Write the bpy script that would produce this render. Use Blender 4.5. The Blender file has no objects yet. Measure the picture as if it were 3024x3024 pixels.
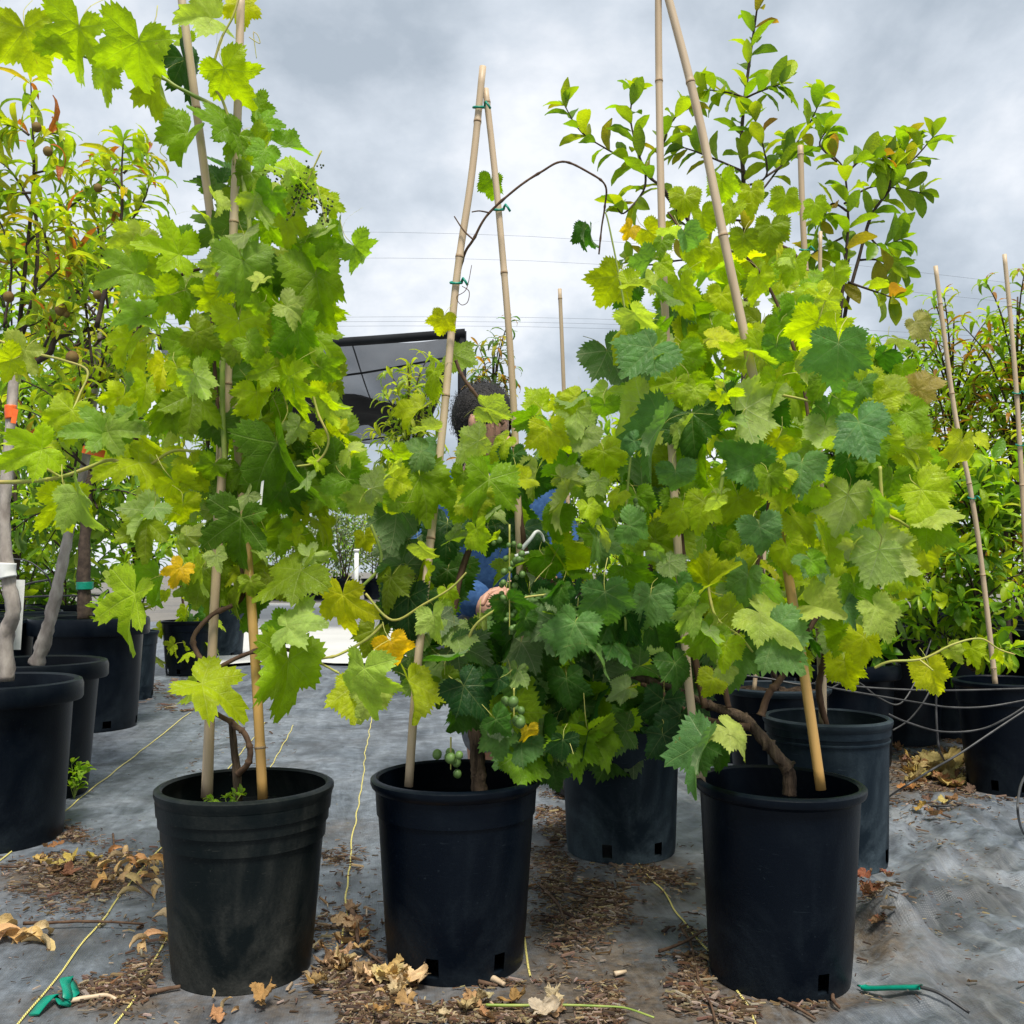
import bpy, bmesh, math, random
import numpy as np
from mathutils import Vector, Matrix, noise as mnoise
random.seed(7)
R = math.radians
scene = bpy.context.scene
C = scene.collection

# ------------------------------------------------------------------ camera
F = 2911.0            # focal length in photograph pixels (photograph is 3024 px wide)
CX = CY = 1512.0
CAM_Z = 0.63
PITCH = R(3.45)
cam_d = bpy.data.cameras.new('camera')
cam = bpy.data.objects.new('camera', cam_d)
C.objects.link(cam)
cam.location = (0, 0, CAM_Z)
cam.rotation_euler = (math.pi / 2 + PITCH, 0, 0)
cam_d.sensor_width = 36.0
cam_d.lens = 36.0 * F / 3024.0
cam_d.clip_start = 0.05
cam_d.clip_end = 2000
scene.camera = cam

# ------------------------------------------------------------------ world: overcast sky
SUN_ELEV, SUN_AZ = R(66), R(165)      # azimuth from +Y (into the picture) towards +X
w = bpy.data.worlds.new('World')
scene.world = w
w.use_nodes = True
nt = w.node_tree
nt.nodes.clear()
def wn(t, **k):
    n = nt.nodes.new(t)
    for a, b in k.items(): setattr(n, a, b)
    return n
out = wn('ShaderNodeOutputWorld'); bg = wn('ShaderNodeBackground')
sky = wn('ShaderNodeTexSky', sky_type='NISHITA'); sky.sun_disc = False
sky.sun_elevation = SUN_ELEV; sky.sun_rotation = SUN_AZ
tc = wn('ShaderNodeTexCoord')
sep = wn('ShaderNodeSeparateXYZ'); nt.links.new(tc.outputs['Generated'], sep.inputs[0])
zc = wn('ShaderNodeMath', operation='MAXIMUM'); nt.links.new(sep.outputs['Z'], zc.inputs[0]); zc.inputs[1].default_value = 0.0
za = wn('ShaderNodeMath', operation='ADD'); nt.links.new(zc.outputs[0], za.inputs[0]); za.inputs[1].default_value = 0.55
dx = wn('ShaderNodeMath', operation='DIVIDE'); nt.links.new(sep.outputs['X'], dx.inputs[0]); nt.links.new(za.outputs[0], dx.inputs[1])
dy = wn('ShaderNodeMath', operation='DIVIDE'); nt.links.new(sep.outputs['Y'], dy.inputs[0]); nt.links.new(za.outputs[0], dy.inputs[1])
cmb = wn('ShaderNodeCombineXYZ'); nt.links.new(dx.outputs[0], cmb.inputs[0]); nt.links.new(dy.outputs[0], cmb.inputs[1])
n1 = wn('ShaderNodeTexNoise'); n1.inputs['Scale'].default_value = 3.0; n1.inputs['Detail'].default_value = 7; n1.inputs['Roughness'].default_value = 0.56; n1.inputs['Distortion'].default_value = 0.1
mp = wn('ShaderNodeMapping'); mp.inputs['Location'].default_value = (3.1, 0.7, 0.0)
nt.links.new(cmb.outputs[0], mp.inputs[0]); nt.links.new(mp.outputs[0], n1.inputs['Vector'])
cr = wn('ShaderNodeValToRGB')
e = cr.color_ramp.elements
e[0].position = 0.37; e[0].color = (0.315, 0.362, 0.415, 1)
e[1].position = 0.62; e[1].color = (0.67, 0.69, 0.725, 1)
m_ = e.new(0.50); m_.color = (0.47, 0.515, 0.57, 1)
nt.links.new(n1.outputs['Fac'], cr.inputs[0])
sc_ = wn('ShaderNodeMix', data_type='RGBA', blend_type='MULTIPLY'); sc_.inputs[0].default_value = 1.0
nt.links.new(sky.outputs[0], sc_.inputs[6]); sc_.inputs[7].default_value = (0.9, 0.9, 0.9, 1)
lift = wn('ShaderNodeMix', data_type='RGBA', blend_type='MULTIPLY'); lift.inputs[0].default_value = 1.0
nt.links.new(cr.outputs[0], lift.inputs[6]); lift.inputs[7].default_value = (8.0, 8.0, 8.0, 1)
mx = wn('ShaderNodeMix', data_type='RGBA'); mx.inputs[0].default_value = 0.95
nt.links.new(sc_.outputs[2], mx.inputs[6]); nt.links.new(lift.outputs[2], mx.inputs[7])
nt.links.new(mx.outputs[2], bg.inputs['Color']); bg.inputs['Strength'].default_value = 0.05
nt.links.new(bg.outputs[0], out.inputs[0])

# ------------------------------------------------------------------ sun behind thin cloud
sd = bpy.data.lights.new('sun', 'SUN'); sun = bpy.data.objects.new('sun', sd); C.objects.link(sun)
sd.energy = 1.5; sd.angle = R(14); sd.color = (1.0, 0.95, 0.86)
sv = Vector((math.sin(SUN_AZ) * math.cos(SUN_ELEV), math.cos(SUN_AZ) * math.cos(SUN_ELEV), math.sin(SUN_ELEV)))
sun.rotation_euler = sv.to_track_quat('Z', 'Y').to_euler()
scene.view_settings.view_transform = 'Standard'
scene.view_settings.look = 'None'
scene.view_settings.exposure = 1.92
scene.view_settings.gamma = 1.0
scene.cycles.max_bounces = 7; scene.cycles.diffuse_bounces = 3; scene.cycles.glossy_bounces = 3
scene.cycles.transmission_bounces = 5; scene.cycles.transparent_max_bounces = 10

# ------------------------------------------------------------------ pixel -> place
cp, sp_ = math.cos(PITCH), math.sin(PITCH)
def ray(x, y):
    u, v = (x - CX) / F, -(y - CY) / F
    return Vector((u, cp - v * sp_, sp_ + v * cp))
def P(x, y, d):                     # photograph pixel at depth d metres along +Y
    r = ray(x, y); s = d / r.y
    return Vector((r.x * s, d, CAM_Z + r.z * s))
def G(x, y, z=0.0):                 # photograph pixel on the ground
    r = ray(x, y); s = (z - CAM_Z) / r.z
    return Vector((r.x * s, r.y * s, z))
K = 3024.0 / 1932.0
def Q(x, y, d): return P(x * K, y * K, d)       # same from the 1932 px view
def GQ(x, y, z=0.0): return G(x * K, y * K, z)
CROPS = {'A': (0, 0, .5694), 'B': (0, 1000, .5694), 'C': (0, 1924, .5694), 'D': (1000, 100, .5176), 'E': (1000, 950, .5176),
         'F': (1000, 2024, .5176), 'G': (1624, 0, .7246), 'H': (1924, 900, .5694), 'I': (1924, 1924, .5694)}
def cpx(c, x, y):
    o = CROPS[c]; return o[0] + x * o[2], o[1] + y * o[2]
def PC(c, x, y, d): return P(*cpx(c, x, y), d)
def GC(c, x, y, z=0.0): return G(*cpx(c, x, y), z)

# ------------------------------------------------------------------ objects
def tag(o, label=None, cat=None, group=None, kind=None):
    if label: o['label'] = label
    if cat: o['category'] = cat
    if group: o['group'] = group
    if kind: o['kind'] = kind
    return o
def empty(name, loc, label=None, cat=None, group=None):
    o = bpy.data.objects.new(name, None); C.objects.link(o); o.location = loc; o.empty_display_size = 0.05
    return tag(o, label, cat, group)
def mesh_obj(name, me, mat=None, parent=None, smooth=True):
    o = bpy.data.objects.new(name, me); C.objects.link(o)
    if mat and not me.materials: me.materials.append(mat)
    if parent:
        o.parent = parent
        o.matrix_parent_inverse = parent.matrix_basis.inverted()
    return o
def mesh_from(name, verts, faces, smooth=True):
    me = bpy.data.meshes.new(name); me.from_pydata([tuple(v) for v in verts], [], faces)
    if smooth: me.polygons.foreach_set('use_smooth', [True] * len(me.polygons))
    me.update(); return me
def smooth_path(pts, n=6):
    pts = [Vector(p) for p in pts]
    if len(pts) < 3: return pts
    o = []
    for i in range(len(pts) - 1):
        p0 = pts[max(i - 1, 0)]; p1 = pts[i]; p2 = pts[i + 1]; p3 = pts[min(i + 2, len(pts) - 1)]
        for k in range(n):
            t = k / n
            o.append(0.5 * ((2 * p1) + (p2 - p0) * t + (2 * p0 - 5 * p1 + 4 * p2 - p3) * t * t + (3 * p1 - p0 - 3 * p2 + p3) * t ** 3))
    o.append(pts[-1]); return o
def tube_mesh(name, pts, r0, r1=None, seg=7, rough=0.0, n=6, radii=None):
    pts = smooth_path(pts, n) if n else [Vector(p) for p in pts]
    r1 = r0 if r1 is None else r1
    V, Fc = [], []
    N = len(pts); up = Vector((0.3, 1, 0.1)).normalized()
    for i, p in enumerate(pts):
        t = (pts[min(i + 1, N - 1)] - pts[max(i - 1, 0)])
        t = t.normalized() if t.length > 1e-9 else Vector((0, 0, 1))
        a = t.cross(up)
        if a.length < 1e-3: a = t.cross(Vector((1, 0, 0)))
        a.normalize(); b = t.cross(a); up = a.cross(t)
        r = radii[i] if radii else r0 + (r1 - r0) * i / max(N - 1, 1)
        for k in range(seg):
            q = 2 * math.pi * k / seg
            rr = r * (1 + rough * (mnoise.noise(p * 60 + Vector((k * 1.7, 0, 0)))))
            V.append(p + (a * math.cos(q) + b * math.sin(q)) * rr)
    for i in range(N - 1):
        for k in range(seg):
            Fc.append((i * seg + k, i * seg + (k + 1) % seg, (i + 1) * seg + (k + 1) % seg, (i + 1) * seg + k))
    V.append(pts[0]); V.append(pts[-1])
    for k in range(seg):
        Fc.append((len(V) - 2, (k + 1) % seg, k)); Fc.append((len(V) - 1, (N - 1) * seg + k, (N - 1) * seg + (k + 1) % seg))
    return mesh_from(name, V, Fc)
def tube(name, pts, mat, parent=None, r0=0.004, r1=None, **k):
    return mesh_obj(name, tube_mesh(name, pts, r0, r1, **k), mat, parent)

# ------------------------------------------------------------------ materials
def new_mat(name):
    m = bpy.data.materials.new(name); m.use_nodes = True
    n = m.node_tree; n.nodes.clear()
    return m, n
class NB:
    def __init__(s, name):
        s.m, s.t = new_mat(name); s.out = s.n('ShaderNodeOutputMaterial')
    def n(s, t, **k):
        x = s.t.nodes.new(t)
        for a, b in k.items(): setattr(x, a, b)
        return x
    def l(s, a, b): s.t.links.new(a, b)
    def math(s, op, a, b=None, c=None, clamp=False):
        x = s.n('ShaderNodeMath', operation=op); x.use_clamp = clamp
        for i, v in enumerate((a, b, c)):
            if v is None: continue
            if isinstance(v, (int, float)): x.inputs[i].default_value = v
            else: s.l(v, x.inputs[i])
        return x.outputs[0]
    def mix(s, f, a, b, blend='MIX'):
        x = s.n('ShaderNodeMix', data_type='RGBA', blend_type=blend)
        for i, v in ((0, f), (6, a), (7, b)):
            if isinstance(v, (int, float)): x.inputs[i].default_value = v
            elif isinstance(v, tuple): x.inputs[i].default_value = v + (1,) if len(v) == 3 else v
            else: s.l(v, x.inputs[i])
        return x.outputs[2]
    def noise(s, scale, detail=4, rough=0.55, vec=None, dist=0):
        x = s.n('ShaderNodeTexNoise'); x.inputs['Scale'].default_value = scale; x.inputs['Detail'].default_value = detail
        x.inputs['Roughness'].default_value = rough; x.inputs['Distortion'].default_value = dist
        if vec is not None: s.l(vec, x.inputs['Vector'])
        return x.outputs['Fac']
    def ramp(s, f, *stops):
        x = s.n('ShaderNodeValToRGB'); e = x.color_ramp.elements
        while len(e) < len(stops): e.new(0.5)
        for el, (p, c) in zip(e, stops):
            el.position = p; el.color = (c, c, c, 1) if isinstance(c, (int, float)) else tuple(c) + (1,)
        s.l(f, x.inputs[0]); return x.outputs[0]
    def coord(s, which='Object', scale=None):
        x = s.n('ShaderNodeTexCoord').outputs[which]
        if scale:
            mpn = s.n('ShaderNodeMapping'); mpn.inputs['Scale'].default_value = scale; s.l(x, mpn.inputs[0]); x = mpn.outputs[0]
        return x
    def bump(s, h, strength=0.3, dist=0.01, normal=None):
        x = s.n('ShaderNodeBump'); x.inputs['Strength'].default_value = strength; x.inputs['Distance'].default_value = dist
        s.l(h, x.inputs['Height'])
        if normal is not None: s.l(normal, x.inputs['Normal'])
        return x.outputs[0]
    def principled(s, col, rough=0.5, spec=0.5, normal=None):
        x = s.n('ShaderNodeBsdfPrincipled')
        for key, v in (('Base Color', col), ('Roughness', rough), ('Specular IOR Level', spec)):
            if isinstance(v, (int, float)): x.inputs[key].default_value = v
            elif isinstance(v, tuple): x.inputs[key].default_value = v + (1,)
            else: s.l(v, x.inputs[key])
        if normal is not None: s.l(normal, x.inputs['Normal'])
        return x.outputs[0]
    def done(s, sh): s.l(sh, s.out.inputs[0]); return s.m

def leaf_mat(name, veined=True, attr=False, trans=0.50, rough=0.42, under=(0.30, 0.38, 0.20), under_mix=0.45, spec=0.24, mott=1.0, vs=.17, tmul=(1.62, 1.66, 0.36), vtop=(0.42, 0.48, 0.17), vund=(0.56, 0.60, 0.32)):
    b = NB(name)
    if attr:
        a = b.n('ShaderNodeAttribute'); a.attribute_name = 'tint'; base = a.outputs['Color']; rnd = None
    else:
        oi = b.n('ShaderNodeObjectInfo'); base = oi.outputs['Color']; rnd = oi.outputs['Random']
    oc = b.coord('Object')
    if rnd is not None:
        off = b.n('ShaderNodeVectorMath', operation='ADD'); b.l(oc, off.inputs[0])
        cx = b.n('ShaderNodeCombineXYZ'); b.l(b.math('MULTIPLY', rnd, 37.0), cx.inputs[0]); b.l(b.math('MULTIPLY', rnd, 91.0), cx.inputs[1]); b.l(cx.outputs[0], off.inputs[1]); oc = off.outputs[0]
    if veined:
        uv = b.n('ShaderNodeUVMap').outputs[0]
        sx = b.n('ShaderNodeSeparateXYZ'); b.l(uv, sx.inputs[0])
        u = sx.outputs[0]; av = b.math('ABSOLUTE', sx.outputs[1])
        wob = b.math('MULTIPLY', b.math('SUBTRACT', b.noise(9, 2, vec=oc), .5), .05)
        wmain = b.math('MULTIPLY_ADD', u, -0.011, 0.0175)
        main = b.math('SUBTRACT', 1.0, b.math('DIVIDE', av, wmain, clamp=True), clamp=True)
        s_ = b.math('ADD', b.math('SUBTRACT', u, b.math('MULTIPLY', av, 0.85)), wob)
        fr = b.math('FRACT', b.math('DIVIDE', s_, vs))
        tri = b.math('ABSOLUTE', b.math('SUBTRACT', fr, .5))          # 0.5 on the vein
        sec = b.math('MULTIPLY', b.math('SUBTRACT', tri, 0.455, clamp=True), 22.0, clamp=True)
        fine = b.n('ShaderNodeTexVoronoi', feature='DISTANCE_TO_EDGE'); fine.inputs['Scale'].default_value = 24; b.l(oc, fine.inputs['Vector'])
        ff = b.math('SUBTRACT', 1.0, b.math('MULTIPLY', fine.outputs['Distance'], 9.0, clamp=True), clamp=True)
        vein = b.math('MAXIMUM', main, b.math('MULTIPLY', sec, 0.62))
        veinc = b.math('MAXIMUM', vein, b.math('MULTIPLY', ff, 0.10))
        pil = b.math('SUBTRACT', 0.5, tri)
        hgt = b.math('SUBTRACT', b.math('MULTIPLY', b.math('POWER', pil, 0.6), 0.5), b.math('ADD', b.math('MULTIPLY', vein, 0.55), b.math('MULTIPLY', ff, .22)))
        hgt = b.math('ADD', hgt, b.math('MULTIPLY', b.noise(5, 3, vec=oc), 1.3))
        normal = b.bump(hgt, 0.30, 0.018)
    else:
        veinc = None
        normal = b.bump(b.noise(14, 3, vec=oc), 0.25, 0.03)
    m1 = b.ramp(b.noise(2.2, 5, .6, vec=oc, dist=.6), (0.30, 0.62), (0.52, 1.0), (0.72, 1.32))
    col = b.mix(0.85 * mott, base, m1, 'MULTIPLY')
    yel = b.ramp(b.noise(3.3, 6, .65, vec=oc, dist=1.0), (0.56, 0.0), (0.74, 1.0))
    warm = b.mix(1.0, col, (1.40, 1.15, 0.75), 'MULTIPLY')
    col = b.mix(b.math('MULTIPLY', yel, 0.34 * mott), col, warm)
    if veined and rnd is not None and not name.startswith('dry'):
        spot = b.ramp(b.noise(4.6, 5, .7, vec=oc, dist=.8), (.665, 0.0), (.70, 1.0))
        spot = b.math('MULTIPLY', spot, b.math('GREATER_THAN', b.math('FRACT', b.math('MULTIPLY', rnd, 7.31)), .45))
        col = b.mix(b.math('MULTIPLY', spot, .75), col, (.24, .13, .03))
    if veined:
        vcol = b.mix(0.6, b.mix(1.0, col, (1.7, 1.5, 1.3), 'MULTIPLY'), vtop)
        top = b.mix(b.math('MULTIPLY', veinc, 0.55), col, vcol)
    else: top = col
    geo = b.n('ShaderNodeNewGeometry')
    und = b.mix(under_mix, col, under)
    if veined: und = b.mix(b.math('MULTIPLY', veinc, .75), und, vund)
    c2 = b.mix(geo.outputs['Backfacing'], top, und)
    pr = b.principled(c2, b.math('MULTIPLY_ADD', geo.outputs['Backfacing'], 0.3, rough), spec, normal)
    tr = b.n('ShaderNodeBsdfTranslucent')
    tcol = b.mix(1.0, col, tmul, 'MULTIPLY')
    if veined: tcol = b.mix(b.math('MULTIPLY', veinc, .5), tcol, b.mix(1.0, tcol, (.62, .7, .8), 'MULTIPLY'))
    b.l(tcol, tr.inputs[0]); b.l(normal, tr.inputs['Normal'])
    ms = b.n('ShaderNodeMixShader'); ms.inputs[0].default_value = trans
    b.l(pr, ms.inputs[1]); b.l(tr.outputs[0], ms.inputs[2])
    return b.done(ms.outputs[0])

def simple(name, c1, c2, scale=40, rough=0.7, spec=0.3, bump=0.3, bd=0.004, stretch=None, detail=5):
    b = NB(name); oc = b.coord('Object', stretch)
    n = b.noise(scale, detail, .6, vec=oc)
    col = b.mix(b.ramp(n, (.35, 0.0), (.68, 1.0)), c1, c2)
    return b.done(b.principled(col, rough, spec, b.bump(n, bump, bd)))

def plastic(name, c1, dust, dust_amt=0.35, rough=0.42):
    b = NB(name); oc = b.coord('Object')
    big = b.noise(5, 6, .62, vec=oc, dist=.8)
    streak = b.noise(22, 6, .65, vec=b.coord('Object', (1, 1, .35)), dist=.6)
    grit = b.noise(230, 3, .6, vec=oc)
    sx = b.n('ShaderNodeSeparateXYZ'); b.l(oc, sx.inputs[0])
    low = b.math('MULTIPLY', b.ramp(sx.outputs[2], (0.0, 1.0), (0.17, 0.0)), b.ramp(big, (.40, 0.0), (.70, 1.0)))
    d = b.math('MULTIPLY', b.ramp(big, (.42, 0.0), (.75, 1.0)), b.ramp(streak, (.35, .2), (.7, 1.0)))
    d = b.math('MULTIPLY', b.math('ADD', d, b.math('MULTIPLY', low, .9)), b.ramp(grit, (.3, .55), (.7, 1.0)))
    speck = b.ramp(b.noise(150, 2, .5, vec=oc), (.72, 0.0), (.75, 1.0))
    d = b.math('MAXIMUM', b.math('MULTIPLY', d, dust_amt), b.math('MULTIPLY', speck, .22))
    scr = b.ramp(b.noise(7, 3, .5, vec=b.coord('Object', (3.5, 3.5, 30)), dist=2.5), (.68, 0.0), (.72, .16))
    d = b.math('ADD', d, scr, clamp=True)
    col = b.mix(d, c1, dust)
    rg = b.math('MULTIPLY_ADD', d, .5, rough)
    return b.done(b.principled(col, rg, .13, b.bump(b.math('ADD', grit, b.math('MULTIPLY', big, 1.5)), .10, .004)))

M = {}
M['grape'] = leaf_mat('grape_leaf_skin')
M['grape_attr'] = leaf_mat('grape_leaf_skin_mass', attr=True)
M['leaf'] = leaf_mat('tree_leaf_skin', veined=False, trans=.46, rough=.36, under=(.26, .34, .15), under_mix=.35, mott=.7)
M['leaf_attr'] = leaf_mat('tree_leaf_skin_mass', veined=False, attr=True, trans=.46, rough=.36, under=(.26, .34, .15), under_mix=.35, mott=.7)
M['dry'] = leaf_mat('dry_leaf_skin', veined=True, trans=.18, rough=.75, under=(.42, .30, .15), under_mix=.5, spec=.12, tmul=(1.1, .95, .7), vtop=(.50, .36, .2), vund=(.5, .38, .22))
M['petiole'] = simple('petiole_skin', (.30, .36, .06), (.42, .34, .10), 30, .5, .35, .1)
M['shoot'] = simple('green_shoot_skin', (.16, .25, .04), (.30, .34, .08), 25, .5, .35, .15)
M['cane'] = simple('brown_cane_bark', (.050, .028, .018), (.14, .085, .052), 45, .75, .2, .7, .004, (1, 1, .25))
M['trunk'] = simple('shreddy_vine_bark', (.028, .019, .014), (.15, .105, .072), 70, .85, .15, 1.0, .014, (1, 1, .12))
M['bark_dark'] = simple('dark_twig_bark', (.035, .025, .020), (.085, .06, .045), 50, .75, .2, .4)
M['bark_grey'] = simple('pale_grey_bark', (.20, .17, .15), (.42, .38, .34), 28, .8, .2, .8, .006, (1, 1, .5), 8)
M['bamboo'] = simple('weathered_bamboo', (.40, .295, .185), (.56, .44, .30), 22, .5, .4, .15, .002, (1, 1, .06))
def bamboo_two():
    b = NB('golden_footed_bamboo'); oc = b.coord('Object', (1, 1, .06)); n = b.noise(22, 5, .6, vec=oc)
    f = b.ramp(n, (.35, 0.), (.68, 1.)); gold = b.mix(f, (.42, .235, .065), (.56, .34, .11)); pale = b.mix(f, (.38, .285, .185), (.54, .43, .30))
    sx = b.n('ShaderNodeSeparateXYZ'); b.l(b.coord('Object'), sx.inputs[0])
    col = b.mix(b.ramp(b.math('ADD', sx.outputs[2], b.math('MULTIPLY', n, .2)), (.72, 0.), (.98, 1.)), gold, pale)
    return b.done(b.principled(col, .46, .4, b.bump(n, .12, .002)))
M['bamboo_gold'] = bamboo_two()
M['bamboo_node'] = simple('bamboo_joint', (.20, .13, .075), (.36, .26, .16), 90, .7, .2, .5)
M['pot'] = plastic('black_nursery_plastic', (.0006, .0024, .0060), (.032, .045, .056), .40, .36)
M['pot_dusty'] = plastic('dusty_black_nursery_plastic', (.0032, .0060, .0068), (.085, .085, .074), .75, .40)
M['pot_blue'] = plastic('weathered_blue_black_plastic', (.0060, .0125, .0200), (.095, .130, .155), .85, .5)
M['pot_rim'] = plastic('pale_worn_pot_rim', (.012, .020, .028), (.13, .16, .18), .8, .5)
M['soil'] = simple('potting_soil', (.018, .012, .008), (.07, .05, .035), 60, .95, .05, 1.0, .02)
M['tie'] = simple('green_tie_tape', (.0, .17, .11), (.0, .24, .16), 50, .4, .4, .2)
M['orange'] = simple('orange_tape', (.80, .12, .02), (.9, .18, .03), 50, .45, .4, .1)
M['white'] = simple('white_plastic', (.62, .64, .62), (.78, .78, .76), 40, .45, .4, .05)
M['hose'] = simple('black_drip_hose', (.012, .012, .013), (.06, .06, .062), 30, .45, .4, .1)
M['fruit'] = simple('fuzzy_peach_skin', (.13, .05, .025), (.19, .14, .045), 14, .8, .15, .05)
M['berry'] = simple('green_grape_skin', (.06, .125, .025), (.11, .19, .045), 60, .5, .4, .05)
M['flower'] = simple('tiny_dark_flower_bud', (.02, .035, .015), (.07, .09, .03), 60, .7, .2, .05)
M['chip'] = None
M['cable'] = simple('power_cable', (.16, .18, .21), (.20, .22, .25), 5, .7, .2, .0)
# ------------------------------------------------------------------ leaf shapes
VEINS = [0.0, 52.0, 112.0]
def grape_leaf_mesh(name, seed, depth=0.30, droop=0.25, fold=0.10, wave=0.07, roll=0.0, latc=0.0, narrow=1.0, mat=None, rings=(0.18, .38, .58, .78, .92, 1.0), petiole=True, crumple=0.0):
    rng = random.Random(seed)
    fas = rng.uniform(.3, 1.2)
    asym = [rng.uniform(.80, 1.16) for _ in range(6)]; depth *= rng.uniform(.8, 1.25)
    lob = [(0, 1.0), (52, .86 * asym[0]), (112, .66 * asym[1])]
    lobm = [(0, 1.0), (52, .86 * asym[2]), (112, .66 * asym[3])]
    def prof(th):                       # th in degrees, -172..172
        a = abs(th); L = lob if th >= 0 else lobm
        k = [(0, L[0][1]), (12, L[0][1] * .87), (28, L[1][1] * (1 - depth) * 1.0), (41, L[1][1] * .84), (52, L[1][1]), (64, L[1][1] * .87),
             (82, L[2][1] * (1.12 - depth)), (97, L[2][1] * .93), (112, L[2][1]), (130, L[2][1] * .86), (152, L[2][1] * .62), (163, L[2][1] * .44), (172, .05)]
        for i in range(len(k) - 1):
            if k[i][0] <= a <= k[i + 1][0]:
                t = (a - k[i][0]) / (k[i + 1][0] - k[i][0]); t = t * t * (3 - 2 * t) * .5 + t * .5
                return k[i][1] + (k[i + 1][1] - k[i][1]) * t
        return .05
    TH = []
    step = 4.0
    a = -172.0
    seams = [-82, -26, 26, 82]
    while a <= 172.01:
        TH.append(a); a += step
    for s in seams + [-112, -52, 0, 52, 112]:
        j = min(range(len(TH)), key=lambda i: abs(TH[i] - s)); TH[j] = float(s)
    n = len(TH); V = [(0.0, 0.0, 0.0)]; pol = [(0, 0)]
    ph = [rng.uniform(0, 6.28) for _ in range(6)]
    for ri, rr in enumerate(rings):
        for i, th in enumerate(TH):
            r = prof(th)
            if ri == len(rings) - 1:
                tooth = (1.0 if i % 2 == 0 else -1.0) * rng.uniform(.035, .085)
                r = r * (1 + tooth) if abs(th) < 168 else r
                if th in (0.0,): r *= 1.07
            th2 = th + (rng.uniform(-1, 1) if ri == len(rings) - 1 else 0)
            rad = r * rr; q = math.radians(th2)
            x, y = rad * math.sin(q) * narrow, rad * math.cos(q)
            V.append((x, y, 0)); pol.append((rad, th))
    Z = []
    off = Vector((rng.uniform(0, 50), rng.uniform(0, 50), rng.uniform(0, 50)))
    out = []
    for (x, y, _), (rad, th) in zip(V, pol):
        dv = min(abs(abs(th) - v) for v in VEINS)
        z = 0.05 * rad * (1 - math.cos(math.radians(min(dv, 30) * 6))) * .5            # blade swells between the veins
        z += wave * rad * rad * (math.sin(math.radians(th) * 3 + ph[0]) + .8 * math.sin(math.radians(th) * 5.0 + ph[1]) + .5 * math.sin(math.radians(th) * 9.0 + ph[2]))
        z += wave * 1.1 * mnoise.noise(Vector((x * 2.6, y * 2.6, 0)) + off) * (rad ** .7) + .03 * mnoise.noise(Vector((x * 7, y * 7, 3)) + off) * rad
        fo = math.radians(fold * (1.0 if x > 0 else fas)); z += abs(x) * math.sin(fo); x *= math.cos(fo)
        if roll:
            sg = 1 if roll > 0 else -1; e = max(0, x * sg - .12); kk = abs(roll) * 3.2; x = sg * (min(x * sg, .12) + math.sin(e * kk) / kk); z += (1 - math.cos(e * kk)) / kk
        if latc: z -= (1 - math.cos(latc * x)) / latc; x = math.sin(latc * x) / latc
        kd = droop if y > 0 else droop * .5; z2 = z
        if kd > .01: z = -(1 - math.cos(kd * y)) / kd + z2 * math.cos(kd * y); y = math.sin(kd * y) / kd + z2 * math.sin(kd * y)
        if crumple:
            nv = mnoise.noise_vector(Vector((x * 2.2, y * 2.2, z)) + off)
            x += nv.x * crumple * rad; y += nv.y * crumple * rad; z += abs(nv.z) * crumple * 1.4 * rad + crumple * .5 * rad * rad
        out.append((x, y, z))
    faces = []; uvs = []
    def sect(th):
        if abs(th) <= 26: return 0
        s = 1 if th > 0 else -1
        return s * (52 if abs(th) <= 82 else 112)
    idx = lambda r, i: 1 + r * n + i
    for i in range(n - 1):
        faces.append((0, idx(0, i + 1), idx(0, i))); uvs.append((TH[i] + TH[i + 1]) / 2)
        for r in range(len(rings) - 1):
            faces.append((idx(r, i), idx(r, i + 1), idx(r + 1, i + 1), idx(r + 1, i))); uvs.append((TH[i] + TH[i + 1]) / 2)
    nb = len(faces)
    if petiole:
        pp = [Vector((0, 0, -.004)), Vector((0, -.13, -.05)), Vector((rng.uniform(-.1, .1), -.34, -.26)), Vector((rng.uniform(-.2, .2), -.52, -.62))]
        pts = smooth_path(pp, 3); seg = 5; b0 = len(out)
        for k, p in enumerate(pts):
            r_ = .0095 if k else .007
            for j in range(seg):
                q = 2 * math.pi * j / seg
                out.append((p.x + r_ * math.cos(q), p.y + r_ * math.sin(q) * .6, p.z + r_ * math.sin(q) * .8))
        for k in range(len(pts) - 1):
            for j in range(seg):
                faces.append((b0 + k * seg + j, b0 + k * seg + (j + 1) % seg, b0 + (k + 1) * seg + (j + 1) % seg, b0 + (k + 1) * seg + j))
        for j in range(seg): faces.append((0, b0 + j, b0 + (j + 1) % seg))
    me = mesh_from(name, out, faces)
    lay = me.uv_layers.new(name='UVMap')
    for pi, p in enumerate(me.polygons):
        if pi >= nb:
            p.material_index = 1; continue
        s = sect(uvs[pi])
        for li in p.loop_indices:
            vi = me.loops[li].vertex_index
            rad, th = pol[vi]; q = math.radians(th - s)
            lay.data[li].uv = (rad * math.cos(q), rad * math.sin(q))
    # front side must look along +Z
    me.update()
    if me.polygons[3].normal.z < 0:
        me.flip_normals()
    me.materials.append(mat or M['grape']); me.materials.append(M['petiole'])
    return me
GL = {'lobed': [], 'round': [], 'fold': []}
for i in range(9):
    GL['lobed'].append(grape_leaf_mesh('grape_leaf', 10 + i, .34 + .05 * (i % 3), .25 + .13 * i, (0, 14, 26)[i % 3], .06 + .016 * (i % 4), latc=(.5, -.35, .9, .2)[i % 4]))
    GL['round'].append(grape_leaf_mesh('grape_leaf', 40 + i, .15 + .05 * (i % 3), .20 + .12 * i, (0, 12, 24)[(i + 1) % 3], .05 + .016 * (i % 4), latc=(.6, -.3, .9, .2)[i % 4]))
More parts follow.
